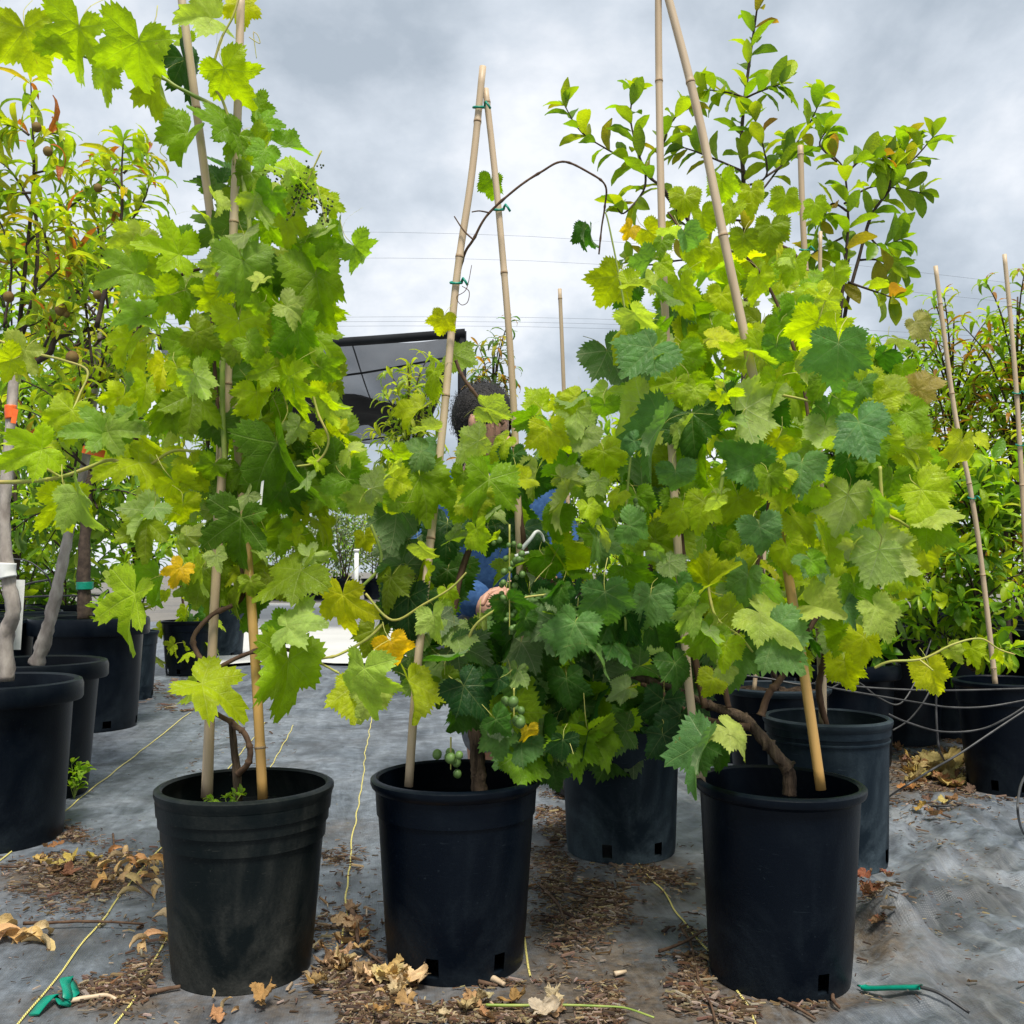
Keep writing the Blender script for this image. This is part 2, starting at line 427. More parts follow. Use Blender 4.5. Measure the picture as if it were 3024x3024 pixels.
for i in range(8): GL['fold'].append(grape_leaf_mesh('grape_leaf', 70 + i, .28, .5 + .12 * i, 22 + 8 * (i % 4), .09, roll=(1 if i % 2 else -1) * (.35 + .07 * i) if i < 5 else 0))

def strip_leaf_mesh(name, seed, width=.13, recurve=.5, cup=.25, twist=0.0, n=7, pw=(0.0, 1.0), mat=None):
    rng = random.Random(seed); V = []; Fc = []
    ang = 0.15; y = z = 0.0
    for i in range(n + 1):
        t = i / n
        wd = width * (math.sin(math.pi * min(1, (t ** pw[1]) * .97 + .015)) ** .8)
        tw = twist * t
        for j in (-1, -.5, 0, .5, 1):
            lx = wd * j; lz = cup * wd * abs(j) ** 1.5 + .012 * math.sin(t * 19 + j * 2 + seed)
            V.append((lx * math.cos(tw) - lz * math.sin(tw), y - lz * math.sin(ang), z + lz * math.cos(ang) + lx * math.sin(tw)))
        y += math.cos(ang) / n; z += math.sin(ang) / n; ang -= recurve * 2.0 / n * (0.5 + t)
    for i in range(n):
        for j in range(4):
            a = i * 5 + j; Fc.append((a, a + 1, a + 6, a + 5))
    me = mesh_from(name, V, Fc); me.materials.append(mat or M['leaf']); return me
LANCE = [strip_leaf_mesh('leaf', i, .085 + .010 * (i % 3), .55 + .22 * i, .30, .25 * (i - 2)) for i in range(5)]
OVAL = [strip_leaf_mesh('leaf', 20 + i, .210 + .02 * (i % 3), .12 + .12 * i, .30 + .1 * (i % 2), .15 * (i - 2), pw=(0, 1.08)) for i in range(5)]
DRYM = [grape_leaf_mesh('dry_leaf', 100 + i, .2, .9, 30, .22, latc=1.2, mat=M['dry'], petiole=False, crumple=.42 + .07 * i, rings=(.2, .45, .7, .88, 1.0)) for i in range(5)]
DRYL = [strip_leaf_mesh('dry_leaf', 60 + i, .15, .9 + .3 * i, .9, 1.1 * (i - 1.5), mat=M['dry']) for i in range(4)]

TONE = {  # leaf colours, with sky sheen and backlit glow put into some
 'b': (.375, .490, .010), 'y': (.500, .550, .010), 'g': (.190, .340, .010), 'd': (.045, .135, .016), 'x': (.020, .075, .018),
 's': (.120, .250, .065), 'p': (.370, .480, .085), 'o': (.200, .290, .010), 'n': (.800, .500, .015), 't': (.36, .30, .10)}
def basis(pos, ang, yaw=0, pitch=0, side='', lift=.30):
    c = (Vector((0, 0, CAM_Z)) - pos).normalized()
    r = Vector((0, 1, 0)).cross(Vector((0, 0, 1))) if abs(c.y) < 1e-6 else Vector((0, 0, 1)).cross(c).normalized()
    u = c.cross(r)
    a = math.radians(ang)
    t = (r * math.cos(a) - u * math.sin(a)).normalized()
    n = (c + Vector((0, 0, lift))).normalized() if side != 'u' else -(c - Vector((0, 0, .15))).normalized()
    n = (n - t * n.dot(t)).normalized()
    if yaw: n = Matrix.Rotation(R(yaw), 3, t) @ n
    if pitch:
        s = t.cross(n); m = Matrix.Rotation(R(pitch), 3, s); t = m @ t; n = m @ n
    x = t.cross(n)
    return Matrix((x, t, n)).transposed().to_4x4()
def jitter(c, rng, a=.16):
    k = 1 + rng.uniform(-a, a)
    return (c[0] * k * (1 + rng.uniform(-.12, .12)), c[1] * k, max(.004, c[2] * k * (1 + rng.uniform(-.3, .3))), 1)
def put_leaf(root, mesh, mat4, color, name='leaf'):
    o = bpy.data.objects.new(name, mesh); C.objects.link(o)
    o.parent = root; o.matrix_parent_inverse = root.matrix_basis.inverted()
    o.matrix_basis = mat4; o.color = color
    return o
class Plant:
    """collects leaves; the largest in the picture become parts, the rest one mass"""
    def __init__(s, root, mass_mat, cap=290): s.root, s.mass, s.cap, s.L = root, mass_mat, cap, []
    def add(s, mesh, m4, color): s.L.append((mesh, m4, color))
    def finish(s, front=True):
        def size(e):
            p = e[1].translation; k = e[1].to_scale()[1] / max(p.y, .3)
            u = abs(p.x / max(p.y, .1)); return k if u < .56 else k * .2
        s.L.sort(key=size, reverse=True)
        for e in s.L[:s.cap]: put_leaf(s.root, *e)
        rest = s.L[s.cap:]
        if not rest: return
        V = []; Fc = []; col = []; off = 0; cache = {}
        for me, m4, c in rest:
            if me.name not in cache:
                co = np.empty(len(me.vertices) * 3); me.vertices.foreach_get('co', co)
                cache[me.name] = (co.reshape(-1, 3), [tuple(p.vertices) for p in me.polygons if p.material_index == 0])
            co, fc = cache[me.name]; A = np.array(m4)
            V.append(co @ A[:3, :3].T + A[:3, 3]); Fc += [tuple(i + off for i in f) for f in fc]; off += len(co)
            col.append(np.tile(np.array(c), (len(co), 1)))
        me = bpy.data.meshes.new('foliage'); V = np.concatenate(V)
        me.from_pydata(V.tolist(), [], Fc); me.polygons.foreach_set('use_smooth', [True] * len(Fc))
        at = me.color_attributes.new('tint', 'FLOAT_COLOR', 'POINT'); at.data.foreach_set('color', np.concatenate(col).astype(np.float32).ravel())
        o = mesh_obj('foliage', me, s.mass, s.root); o['kind'] = 'stuff'
# ------------------------------------------------------------------ ground
def fab_blob(v, c, s): return math.exp(-(((v[0] - c[0]) / s[0]) ** 2 + ((v[1] - c[1]) / s[1]) ** 2))
POTXY = []
def ground():
    b = NB('bare_earth'); oc = b.coord('Object')
    n = b.noise(.5, 8, .65, vec=oc); n2 = b.noise(14, 5, .6, vec=oc)
    col = b.mix(b.ramp(n, (.35, 0.), (.65, 1.)), (.10, .10, .10), (.20, .185, .16)); col = b.mix(.4, col, b.mix(n2, (.03, .03, .03), (.3, .28, .25)))
    m = b.done(b.principled(col, .8, .2, b.bump(n2, .5, .03)))
    me = mesh_from('ground', [(-300, -40, -.02), (300, -40, -.02), (300, 600, -.02), (-300, 600, -.02)], [(0, 1, 2, 3)])
    tag(mesh_obj('ground', me, m), 'bare grey earth beneath and beyond the weed fabric', 'ground', kind='structure')
    # woven weed fabric in the aisle
    xs = np.concatenate([np.arange(-6, -1.3, .08), np.arange(-1.3, 1.9, .0125), np.arange(1.9, 6.01, .08)])
    ys = np.concatenate([np.arange(-1.5, 1.15, .06), np.arange(1.15, 3.4, .0125), np.arange(3.4, 12.5, .07)])
    X, Y = np.meshgrid(xs, ys); Z = np.zeros_like(X)
    rng = random.Random(3)
    # soft undulation
    for k in range(14):
        a = rng.uniform(0, 6.28); f = rng.uniform(2, 9); p = rng.uniform(0, 6.28)
        Z += .0010 * 6 / f * np.sin(f * (X * math.cos(a) + Y * math.sin(a)) + p)
    # long puckers along the aisle, left half
    wl = 1 / (1 + np.exp((X + .25) * 6))
    along = X + .119 * Y
    for k in range(9):
        c = rng.uniform(-1.2, -.2); s_ = rng.uniform(.010, .026); y0 = rng.uniform(1.6, 3.2); yl = rng.uniform(.3, .9)
        Z += wl * rng.uniform(.003, .008) * np.exp(-((along - c + .03 * np.sin(Y * 3 + k)) / s_) ** 2) * np.exp(-((Y - y0) / yl) ** 2)
    # folds of the loose sheet on the right
    wr = 1 / (1 + np.exp(-(X - .42) * 16)) * np.exp(-np.maximum(Y - 2.7, 0) ** 2 / .4)
    foldp = []
    for k in range(26):
        foldp.append((rng.uniform(.45, 1.15), rng.uniform(1.3, 2.5), rng.uniform(.9, 2.2), rng.uniform(.014, .04), rng.uniform(.12, .45), rng.uniform(.008, .026)))
    for (fx, fy, an, wd, ln, hh) in foldp:
        ux, uy = math.cos(an), math.sin(an)
        s1 = (X - fx) * ux + (Y - fy) * uy; s2 = -(X - fx) * uy + (Y - fy) * ux + .03 * np.sin(s1 * 9 + fx * 20)
        Z += wr * hh * np.exp(-np.abs(s2 / wd) ** 1.5) * np.exp(-(s1 / ln) ** 2)
    for k in range(40):
        a = rng.uniform(0, 6.28); f = rng.uniform(18, 70); p = rng.uniform(0, 6.28); ph = rng.uniform(0, 6.28)
        Z += wr * .005 / (f / 10) * np.sin(f * (X * math.cos(a) + Y * math.sin(a)) + p + 1.5 * np.sin(X * 7 + ph))
    for i in range(X.shape[0]):
        if ys[i] < 1.1 or ys[i] > 3.3: continue
        for j in range(X.shape[1]):
            if wr[i, j] > .04:
                v = Vector((X[i, j] * 4.2 + Y[i, j] * 1.1, Y[i, j] * 3.0 - X[i, j] * 1.2, .7))
                Z[i, j] += wr[i, j] * (.026 * (mnoise.ridged_multi_fractal(v, .9, 2.1, 5, 1.0, 2.0) - 1.0) + .004 * abs(mnoise.noise(v * 3.1)))
    calm = np.ones_like(X)
    for (px, py, pr) in POTXY: calm *= 1 - np.exp(-np.maximum(np.hypot(X - px, Y - py) - pr, 0) ** 2 / .003)
    Z = np.maximum(Z, -.006) * calm
    # dirt that has settled on it
    D = np.zeros_like(X)
    flat = np.stack([X.ravel(), Y.ravel()], 1); nz = np.array([mnoise.fractal(Vector((x * 3.1, y * 3.1, 4.2)), .9, 2.1, 5) for x, y in flat]).reshape(X.shape)
    nz2 = np.array([mnoise.fractal(Vector((x * 9, y * 9, 9.1)), .9, 2.1, 4) for x, y in flat]).reshape(X.shape)
    blobs = [('q', 110, 1660, .24, .13, 1.0), ('q', 1060, 1700, .13, .42, 1.15), ('q', 850, 1900, .42, .06, 1.3), ('q', 1240, 1640, .10, .25, .6), ('q', 640, 1850, .2, .1, .9),
             ('q', 1800, 1470, .45, .3, 1.6), ('q', 1330, 1880, .12, .12, .9), ('q', 180, 1880, .07, .03, .7), ('q', 1890, 1640, .12, .2, .45), ('q', 1800, 1850, .08, .14, .45), ('q', 1640, 1790, .04, .14, .8), ('q', 660, 1560, .10, .08, .5), ('q', 100, 1760, .14, .05, .6), ('q', 1450, 1900, .25, .05, .8)]
    for (_, px, py, sx_, sy_, am) in blobs:
        g = GQ(px, py); D += am * np.exp(-(((X - g.x) / sx_) ** 2 + ((Y - g.y) / sy_) ** 2))
    D = np.clip(D * (.95 + 1.2 * nz + .4 * nz2) + .25 * np.clip(nz - .1, 0, 1), 0, 1)
    H, W = X.shape
    V = np.stack([X, Y, Z], -1).reshape(-1, 3)
    ii = np.arange(H * W).reshape(H, W)
    Fq = np.stack([ii[:-1, :-1], ii[:-1, 1:], ii[1:, 1:], ii[1:, :-1]], -1).reshape(-1, 4)
    me = bpy.data.meshes.new('weed_fabric'); me.from_pydata(V.tolist(), [], Fq.tolist()); me.polygons.foreach_set('use_smooth', [True] * len(Fq))
    at = me.color_attributes.new('dirt', 'FLOAT_COLOR', 'POINT')
    at.data.foreach_set('color', np.repeat(D.reshape(-1, 1), 4, 1).astype(np.float32).ravel())
    b = NB('woven_weed_fabric'); oc = b.coord('Object')
    rot = b.n('ShaderNodeMapping'); rot.inputs['Rotation'].default_value = (0, 0, R(-6.8)); b.l(oc, rot.inputs[0]); oc = rot.outputs[0]
    a = b.n('ShaderNodeAttribute'); a.attribute_name = 'dirt'; dirt = a.outputs['Fac']
    def wave(dirn, sc):
        x = b.n('ShaderNodeTexWave'); x.bands_direction = dirn; x.inputs['Scale'].default_value = sc; x.inputs['Distortion'].default_value = .3; b.l(oc, x.inputs['Vector']); return x.outputs['Fac']
    weave = b.math('MULTIPLY', wave('X', 78), wave('Y', 78))
    st = b.n('ShaderNodeMapping'); st.inputs['Scale'].default_value = (9, 1.2, 1); b.l(oc, st.inputs[0])
    streak = b.noise(1.6, 7, .65, vec=st.outputs[0], dist=.5)
    blot = b.noise(3.1, 8, .62, vec=oc, dist=.7)
    fine = b.noise(60, 5, .65, vec=oc)
    col = b.mix(b.ramp(streak, (.36, 0.), (.68, 1.)), (.034, .044, .056), (.135, .158, .188))
    col = b.mix(b.math('MULTIPLY', b.ramp(blot, (.42, 0.), (.66, 1.)), .7), col, (.17, .19, .215))
    col = b.mix(b.math('MULTIPLY', weave, b.math('MULTIPLY_ADD', b.noise(5, 3, .5, vec=oc), .5, -.08, clamp=True)), col, (.25, .265, .285))
    grain = b.noise(24, 8, .72, vec=oc, dist=.4)
    col = b.mix(1.0, col, b.ramp(grain, (.32, .55), (.5, 1.0), (.68, 1.55)), 'MULTIPLY')
    speck = b.ramp(b.noise(75, 3, .6, vec=oc), (.66, 0.0), (.72, 1.0))
    col = b.mix(b.math('MULTIPLY', speck, .35), col, (.24, .235, .22))
    worn = b.ramp(b.noise(1.7, 7, .66, vec=oc, dist=1.4), (.52, 0.0), (.62, 1.0))
    col = b.mix(b.math('MULTIPLY', worn, .7), col, (.030, .034, .040))
    dm = b.math('MULTIPLY', dirt, b.ramp(fine, (.3, .55), (.65, 1.25)), clamp=True)
    dcol = b.mix(b.ramp(b.noise(26, 6, .7, vec=oc), (.33, 0.), (.68, 1.)), (.020, .0145, .0105), (.125, .098, .072))
    col = b.mix(dm, col, dcol)
    col = b.mix(b.math('MULTIPLY', b.ramp(b.noise(140, 3, .6, vec=oc), (.66, 0.), (.72, 1.)), .35), col, (.05, .035, .025))
    rg = b.math('MULTIPLY_ADD', dm, .3, b.math('MULTIPLY_ADD', blot, .22, .34))
    h = b.math('ADD', b.math('MULTIPLY', weave, .18), b.math('ADD', b.math('MULTIPLY', fine, b.math('MULTIPLY_ADD', dirt, 1.6, .25)), b.math('MULTIPLY', streak, .8)))
    crk = b.n('ShaderNodeTexNoise'); crk.noise_type = 'RIDGED_MULTIFRACTAL'; crk.inputs['Scale'].default_value = 5.5; crk.inputs['Detail'].default_value = 7; crk.inputs['Roughness'].default_value = .55; crk.inputs['Distortion'].default_value = .5; b.l(oc, crk.inputs['Vector'])
    sxx = b.n('ShaderNodeSeparateXYZ'); b.l(oc, sxx.inputs[0])
    right = b.ramp(b.math('MULTIPLY_ADD', sxx.outputs[0], .5, .5), (.60, .18), (.78, 1.0))
    nb_ = b.bump(b.math('MULTIPLY', crk.outputs['Fac'], right), 1.0, .022)
    dust = b.ramp(b.noise(2.3, 9, .68, vec=st.outputs[0], dist=1.2), (.50, 0.0), (.66, 1.0))
    col = b.mix(b.math('MULTIPLY', b.math('MULTIPLY', dust, right), .42), col, (.22, .225, .225))
    m = b.done(b.principled(col, rg, .5, b.bump(h, .35, .006, nb_)))
    fab = tag(mesh_obj('weed_fabric', me, m), 'grey woven weed fabric laid over the nursery aisle', 'ground cloth', kind='structure')
    def zat(x, y):
        i = int(np.clip(np.searchsorted(ys, y), 1, len(ys) - 1)); j = int(np.clip(np.searchsorted(xs, x), 1, len(xs) - 1))
        return float(max(Z[i - 1, j - 1], Z[i, j], Z[i - 1, j], Z[i, j - 1]))
    # yellow marker threads woven in the cloth
    bm_ = NB('yellow_marker_thread'); u = bm_.n('ShaderNodeUVMap').outputs[0]; sx = bm_.n('ShaderNodeSeparateXYZ'); bm_.l(u, sx.inputs[0])
    f = bm_.math('ABSOLUTE', bm_.math('SUBTRACT', bm_.math('FRACT', sx.outputs[0]), .5))
    ym = bm_.done(bm_.principled(bm_.mix(bm_.ramp(f, (.12, 0.), (.25, 1.)), (.22, .20, .05), (.66, .58, .20)), .6, .2))
    lines = [[(20, 1955), (150, 1790), (313, 1590), (437, 1444), (500, 1366)], [(-30, 1648), (100, 1547), (230, 1445), (360, 1346)],
             [(205, 1955), (313, 1779), (420, 1600), (515, 1441), (553, 1370)], [(640, 1840), (649, 1768), (660, 1630), (676, 1520), (684, 1475), (690, 1420), (698, 1375), (706, 1330)],
             [(1195, 1620), (1208, 1637), (1245, 1675), (1278, 1720), (1305, 1758), (1340, 1800), (1400, 1885), (1440, 1950)], [(985, 1765), (995, 1815), (1001, 1845)]]
    for ln in lines:
        pts = smooth_path([GQ(*p) for p in ln], 14)
        V, Fc, UV = [], [], []; acc = 0; wd = .0017
        for i, p in enumerate(pts):
            t = (pts[min(i + 1, len(pts) - 1)] - pts[max(i - 1, 0)]).normalized(); nn = Vector((-t.y, t.x, 0)) * wd
            if i: acc += (pts[i] - pts[i - 1]).length
            z = zat(p.x, p.y)
            wob = Vector((mnoise.noise(p * 9) * .006, 0, 0))
            for s, hh in ((-1, .002), (0, .0042), (1, .002)):
                q = p + wob + nn * s; V.append((q.x, q.y, z + hh)); UV.append((acc / .0062 + (0.3 if s else 0), s))
        for i in range(len(pts) - 1):
            for s in (0, 1): a0 = i * 3 + s; Fc.append((a0, a0 + 1, a0 + 4, a0 + 3))
        me2 = mesh_from('yellow_thread', V, Fc); lay = me2.uv_layers.new(name='UVMap')
        for l in me2.loops: lay.data[l.index].uv = UV[l.vertex_index]
        mesh_obj('yellow_thread', me2, ym, fab)
    return fab, zat
# ------------------------------------------------------------------ nursery pots
def lathe(name, prof, seg=72, holes=None, wob=0.0, seed=0):
    V, Fc = [], []
    for j, (r, z) in enumerate(prof):
        for k in range(seg):
            q = 2 * math.pi * k / seg
            rr = r * (1 + wob * math.sin(2 * q + seed) + wob * .5 * math.sin(3 * q + seed * 2))
            V.append((rr * math.cos(q), rr * math.sin(q), z))
    for j in range(len(prof) - 1):
        for k in range(seg):
            if holes and holes(j, k): continue
            Fc.append((j * seg + k, j * seg + (k + 1) % seg, (j + 1) * seg + (k + 1) % seg, (j + 1) * seg + k))
    me = mesh_from(name, V, Fc); me.set_sharp_from_angle(angle=R(32)); return me
def pot(px, py, d, D, Db, h, label, mat='pot', style='plain', tilt=(0, 0), lip=.0085, soil=.25, group=None, rot=0.0, holes=True, drop=.020, rim=None):
    """px = x of the pot's axis in the 1932 px view, d = distance"""
    x = Q(px, 1690, d).x
    root = empty('nursery_pot', (x, d, 0), label, 'plant pot', group)
    POTXY.append((x, d, Db / 2))
    rt, rb = D / 2 - lip, Db / 2
    prof = [(rb * .2, .012), (rb * .96, .012), (rb * .985, .001), (rb, .012)]
    def rad(z): return rb + (rt - rb) * (z / h)
    hz = [.012 + .03, .30 * h, .55 * h]
    if style == 'step':
        zs = [.71 * h, .713 * h, .80 * h, .803 * h, .86 * h, .863 * h]
        off = [0, .0034, .0030, .0062, .0056, .0080]
    elif style == 'band':
        zs = [.80 * h, .803 * h, .88 * h]; off = [0, .0025, .0025]
    elif style == 'ridge':
        zs = [.84 * h, .845 * h, .855 * h, .86 * h, .885 * h, .89 * h]; off = [0, .003, .003, .0, .0, .004]
    else: zs, off = [.82 * h], [0]
    for z in hz: prof.append((rad(z), z))
    for z, o in zip(zs, off): prof.append((rad(z) + o, z))
    zr = h - drop
    prof.append((rad(zr) + off[-1], zr))
    hole_angles = (list(holes) if isinstance(holes, tuple) else [rot + a for a in (-95, -47, 5, 60, 115, 170, 225)]) if holes else []
    def cut(j, k):
        if j != 3: return False
        q = (k + .5) * 5
        return any(abs((q - a + 180) % 360 - 180) < 5.1 for a in hole_angles)
    bd = mesh_obj('body', lathe('pot_body', prof, holes=cut, wob=.004, seed=rot), M[mat], root)
    ro = D / 2; r1 = rad(zr) + off[-1]
    if lip < .02:
        lp = [(r1 - .001, zr - .001), (ro - .002, zr + drop * .25), (ro, zr + drop * .5), (ro, zr + drop * .8), (ro - .004, h - .001), (ro - .009, h), (ro - .013, h - .004), (r1 - .004, zr)]
    else:
        lp = [(r1 - .001, zr - .001), (ro - .003, zr + .001), (ro, zr + .006), (ro, h - .014), (ro - .004, h - .003), (ro - .012, h), (ro - .022, h - .004), (r1 - .006, zr)]
    ri = r1 - .006
    zi = h * (1 - soil)
    lp += [(ri - .001, zr - .03), (ri - .003, zr - .031), (rad(zi) - .004, zi - .01)]
    mesh_obj('rim', lathe('pot_rim', lp, wob=.006, seed=rot + 1), M[rim or mat], root)
    rng = random.Random(int(px * 7 + d * 100)); V = [(0, 0, zi + .01)]; Fc = []
    rs = rad(zi) - .003
    for ring in range(1, 6):
        for k in range(30):
            q = 2 * math.pi * k / 30; rr = rs * ring / 5
            V.append((rr * math.cos(q), rr * math.sin(q), zi + rng.uniform(-.008, .010)))
    for k in range(30):
        Fc.append((0, 1 + k, 1 + (k + 1) % 30))
        for ring in range(4): a = 1 + ring * 30; Fc.append((a + k, a + 30 + k, a + 30 + (k + 1) % 30, a + (k + 1) % 30))
    mesh_obj('soil', mesh_from('soil', V, Fc), M['soil'], root)
    for ch in root.children: ch.matrix_parent_inverse = Matrix.Identity(4)
    root.rotation_euler = (R(tilt[0]), R(tilt[1]), 0)
    root['rim_z'] = h
    return root
front1 = pot(459.5, 0, 1.61, .279, .216, .290, 'dusty black nursery pot with stepped bands below its rim, holding the tallest vine', 'pot_dusty', 'step', (0, 0), rot=12, holes=False)
front2 = pot(860, 0, 1.645, .28, .222, .297, 'black nursery pot with square drain slots between the two other front pots', 'pot', 'band', (0, 0), rot=17, holes=(-106, -50, 30, 100, 170))
front3 = pot(1468, 0, 1.585, .264, .215, .300, 'smooth black nursery pot, rim slightly tilted, beside the blue-grey weathered pot', 'pot', 'plain', (.3, .8), rot=-16, holes=(-68, 20, 110))
back4 = pot(1172, 0, 2.28, .285, .245, .30, 'grey-blue nursery pot with drain slots half hidden by hanging grape leaves', 'pot_blue', 'plain', rot=-6, holes=(-112, -54, 20, 100, 170))
back5 = pot(1566, 0, 2.2, .277, .244, .312, 'weathered blue-grey nursery pot with ridged neck behind smooth black pot', 'pot_blue', 'ridge', rim='pot_rim', rot=10)
back6 = pot(1472, 0, 2.75, .29, .23, .315, 'black nursery pot with a pale rim behind the blue-grey weathered pot', 'pot', 'band', rim='pot_rim', soil=.06)
right7 = pot(1910, 0, 2.9, .29, .22, .315, 'black nursery pot beside the leaf litter and looping drip hoses', 'pot', 'band')
left1 = pot(-28, 0, 2.37, .405, .33, .372, 'large black pot with wide rolled rim holding a white-taped tree trunk', 'pot', 'plain', lip=.022, rot=20, holes=False, drop=.05)
left2 = pot(48, 0, 2.84, .405, .31, .376, 'large black pot with wide rim holding the slanting grey tree trunk', 'pot', 'plain', lip=.022, holes=False, drop=.05)
left3 = pot(156, 0, 4.05, .468, .38, .445, 'tall black pot with thick collar holding a staked dark trunk', 'pot', 'plain', lip=.024, rot=3, drop=.07)
left4 = pot(229, 0, 4.95, .30, .25, .335, 'narrow blue-grey pot standing behind the thick-collared tall pot', 'pot_blue', 'band')
pot(345, 0, 6.1, .32, .25, .33, 'black pot with trailing grape shoots behind the tallest vine', 'pot', 'band')
pot(412, 0, 7.3, .34, .28, .40, 'pale blue-grey pot beside the white ground sheet', 'pot_blue', 'plain')
pot(-60, 0, 4.0, .46, .38, .44, 'large black pot beside the tall thick-collared pot', 'pot', 'plain', lip=.022)
for i, (px, d, D, h) in enumerate([(1690, 3.75, .42, .40), (1800, 3.9, .44, .42), (1925, 3.95, .42, .43), (2040, 3.6, .42, .42), (1745, 4.7, .44, .45), (1880, 4.9, .44, .45), (1640, 4.3, .40, .36), (1600, 3.3, .36, .33), (1530, 4.9, .40, .40), (1990, 5.0, .42, .42), (1400, 3.4, .34, .33)]):
    pot(px, 0, d, D, D * .8, h, 'big black tree pot in the shade under the narrow-leaved trees', 'pot', 'plain', lip=.02, group='black tree pots in the shaded block', holes=False, drop=.05, soil=.1)
for i, (px, d) in enumerate([(20, 5.4), (-110, 5.6), (100, 6.4), (-30, 6.9), (60, 5.0)]):
    pot(px, 0, d, .44, .36, .42, 'black tree pot in the dark row behind the grey tree trunks', 'pot', 'plain', lip=.022, group='black pots in the row behind the trunks', holes=False, drop=.05, soil=.1)

# ------------------------------------------------------------------ bamboo stakes
def stake(pts, d, label, r=.0062, mat='bamboo', node=.27, taper=.85, off=0.0, ties=(), node_w=1.0):
    P3 = [Q(x, y, dd) for (x, y, dd) in ((p + (d,))[:3] for p in pts)]
    path = smooth_path(P3, 10)
    # resample
    L = [0]
    for a, b_ in zip(path, path[1:]): L.append(L[-1] + (b_ - a).length)
    tot = L[-1]
    def at(s):
        s = min(max(s, 0), tot)
        for i in range(len(L) - 1):
            if L[i + 1] >= s: return path[i].lerp(path[i + 1], (s - L[i]) / max(L[i + 1] - L[i], 1e-9))
        return path[-1]
    root = empty('bamboo_stake', P3[0], label, 'stake')
    n = max(8, int(tot / .03)); pp = []; rr = []
    nodes = []; s = off + .06
    while s < tot - .02: nodes.append(s); s += node
    ss = sorted([tot * i / n for i in range(n + 1)] + [q + o for q in nodes for o in (-.006, -.0025, .0025, .006) if 0 < q + o < tot])
    for s in ss:
        q = at(s); pp.append(q); base = r * (1 - (1 - taper) * s / tot)
        dn = min([abs(s - k) for k in nodes] + [1]); rr.append(base * (1.10 if dn < .004 else 1.0))
    mesh_obj('culm', tube_mesh('culm', pp, r, seg=10, n=0, radii=rr), M[mat], root)
    for k in nodes:
        a, c = at(k - .0022), at(k + .0022); base = r * (1 - (1 - taper) * k / tot) * 1.14
        mesh_obj('joint', tube_mesh('joint', [a, at(k), c], base, seg=10, n=0, radii=[base * .98, base * 1.02, base * .96]), M['bamboo_node'], root)
    for (tx, ty) in ties:
        # nearest point of the stake to the tie in height
        z = Q(tx, ty, d).z
        s = min((tot * i / 200 for i in range(201)), key=lambda q: abs(at(q).z - z)); c = at(s)
        V = [c + Vector((math.cos(a) * r * 1.35, math.sin(a) * r * 1.35, .004 * math.sin(a))) for a in [i * .5 for i in range(14)]]
        V += [c + Vector((.012, -.012, .004)), c + Vector((.02, -.012, -.008))]
        mesh_obj('tie', tube_mesh('tie', V, .0022, seg=5, n=2), M['tie'], root)
    return root
stake([(392, 1509, 1.62), (403, 1175, 1.62), (430, 700, 1.62), (447, 250, 1.60), (455, -20, 1.60)], 1.61, 'pale bamboo stake rising from the left of the banded pot, through the tallest vine', .0078, off=.08)
stake([(384, 1505, 1.64), (399, 1180, 1.65), (416, 760, 1.66), (424, 560, 1.66)], 1.64, 'thin pale bamboo stake pressed against a thicker one in the banded pot', .0045, off=.12)
stake([(496, 1507, 1.58), (475, 1150, 1.60), (437, 720, 1.66), (389, 345, 1.64), (343, 0, 1.62), (339, -25, 1.62)], 1.61, 'golden bamboo stake in the banded pot, leaning over the vine at its top', .0080, 'bamboo_gold', off=.02)
stake([(771, 1484, 1.60), (790, 1235, 1.61), (836, 800, 1.63), (861, 530, 1.64), (890, 330, 1.645), (911, 126, 1.65)], 1.63, 'bare bamboo stake tied at its tip to another over the middle vine', .0072, ties=((907, 195), (861, 530)), off=.10, node=.24)
stake([(985, 1470, 1.68), (982, 1130, 1.675), (968, 745, 1.665), (941, 400, 1.66), (916, 168, 1.658)], 1.66, 'second bamboo stake of the tied pair, passing behind the grape bunch', .0066, ties=((941, 396),), off=.2, node=.30)
stake([(1324, 1480, 1.60), (1300, 1300, 1.60), (1284, 1100, 1.60), (1272, 930, 1.60), (1257, 640, 1.61), (1248, 400, 1.615), (1243, 130, 1.62), (1242, -40, 1.62)], 1.6, 'tall upright bamboo stake with golden foot at the edge of the smooth black pot', .0070, 'bamboo', off=.03)
stake([(1549, 1490, 1.55), (1520, 1290, 1.555), (1470, 980, 1.57), (1440, 800, 1.58), (1415, 680, 1.585), (1370, 470, 1.59), (1316, 210, 1.60), (1262, 0, 1.61), (1252, -40, 1.61)], 1.58, 'tall slanting golden-footed bamboo stake from the smooth black pot, crossing the upright one', .0080, 'bamboo_gold', off=.30)
stake([(1552, 1368, 2.2), (1546, 1200, 2.2), (1530, 800, 2.2), (1522, 560, 2.2), (1514, 400, 2.2), (1510, 275, 2.2)], 2.2, 'bamboo stake standing in the weathered blue-grey pot', .0076, ties=((1518, 470),), off=.15)
stake([(1556, 1368, 2.24), (1552, 1000, 2.24), (1546, 700, 2.24), (1548, 437, 2.24)], 2.24, 'thinner bamboo stake beside another in the weathered blue-grey pot', .005, off=.05)
stake([(1879, 1300, 2.88), (1850, 1050, 2.88), (1830, 920, 2.88), (1800, 770, 2.88), (1765, 502, 2.88)], 2.88, 'slanting bamboo stake in the pot beside the drip hoses', .0075, ties=((1838, 940),))
stake([(1948, 1300, 2.92), (1933, 1000, 2.92), (1915, 700, 2.92), (1895, 480, 2.92)], 2.92, 'pale bamboo stake among the narrow-leaved peach shoots with green ties', .0075, ties=((1918, 740), (1926, 840)))
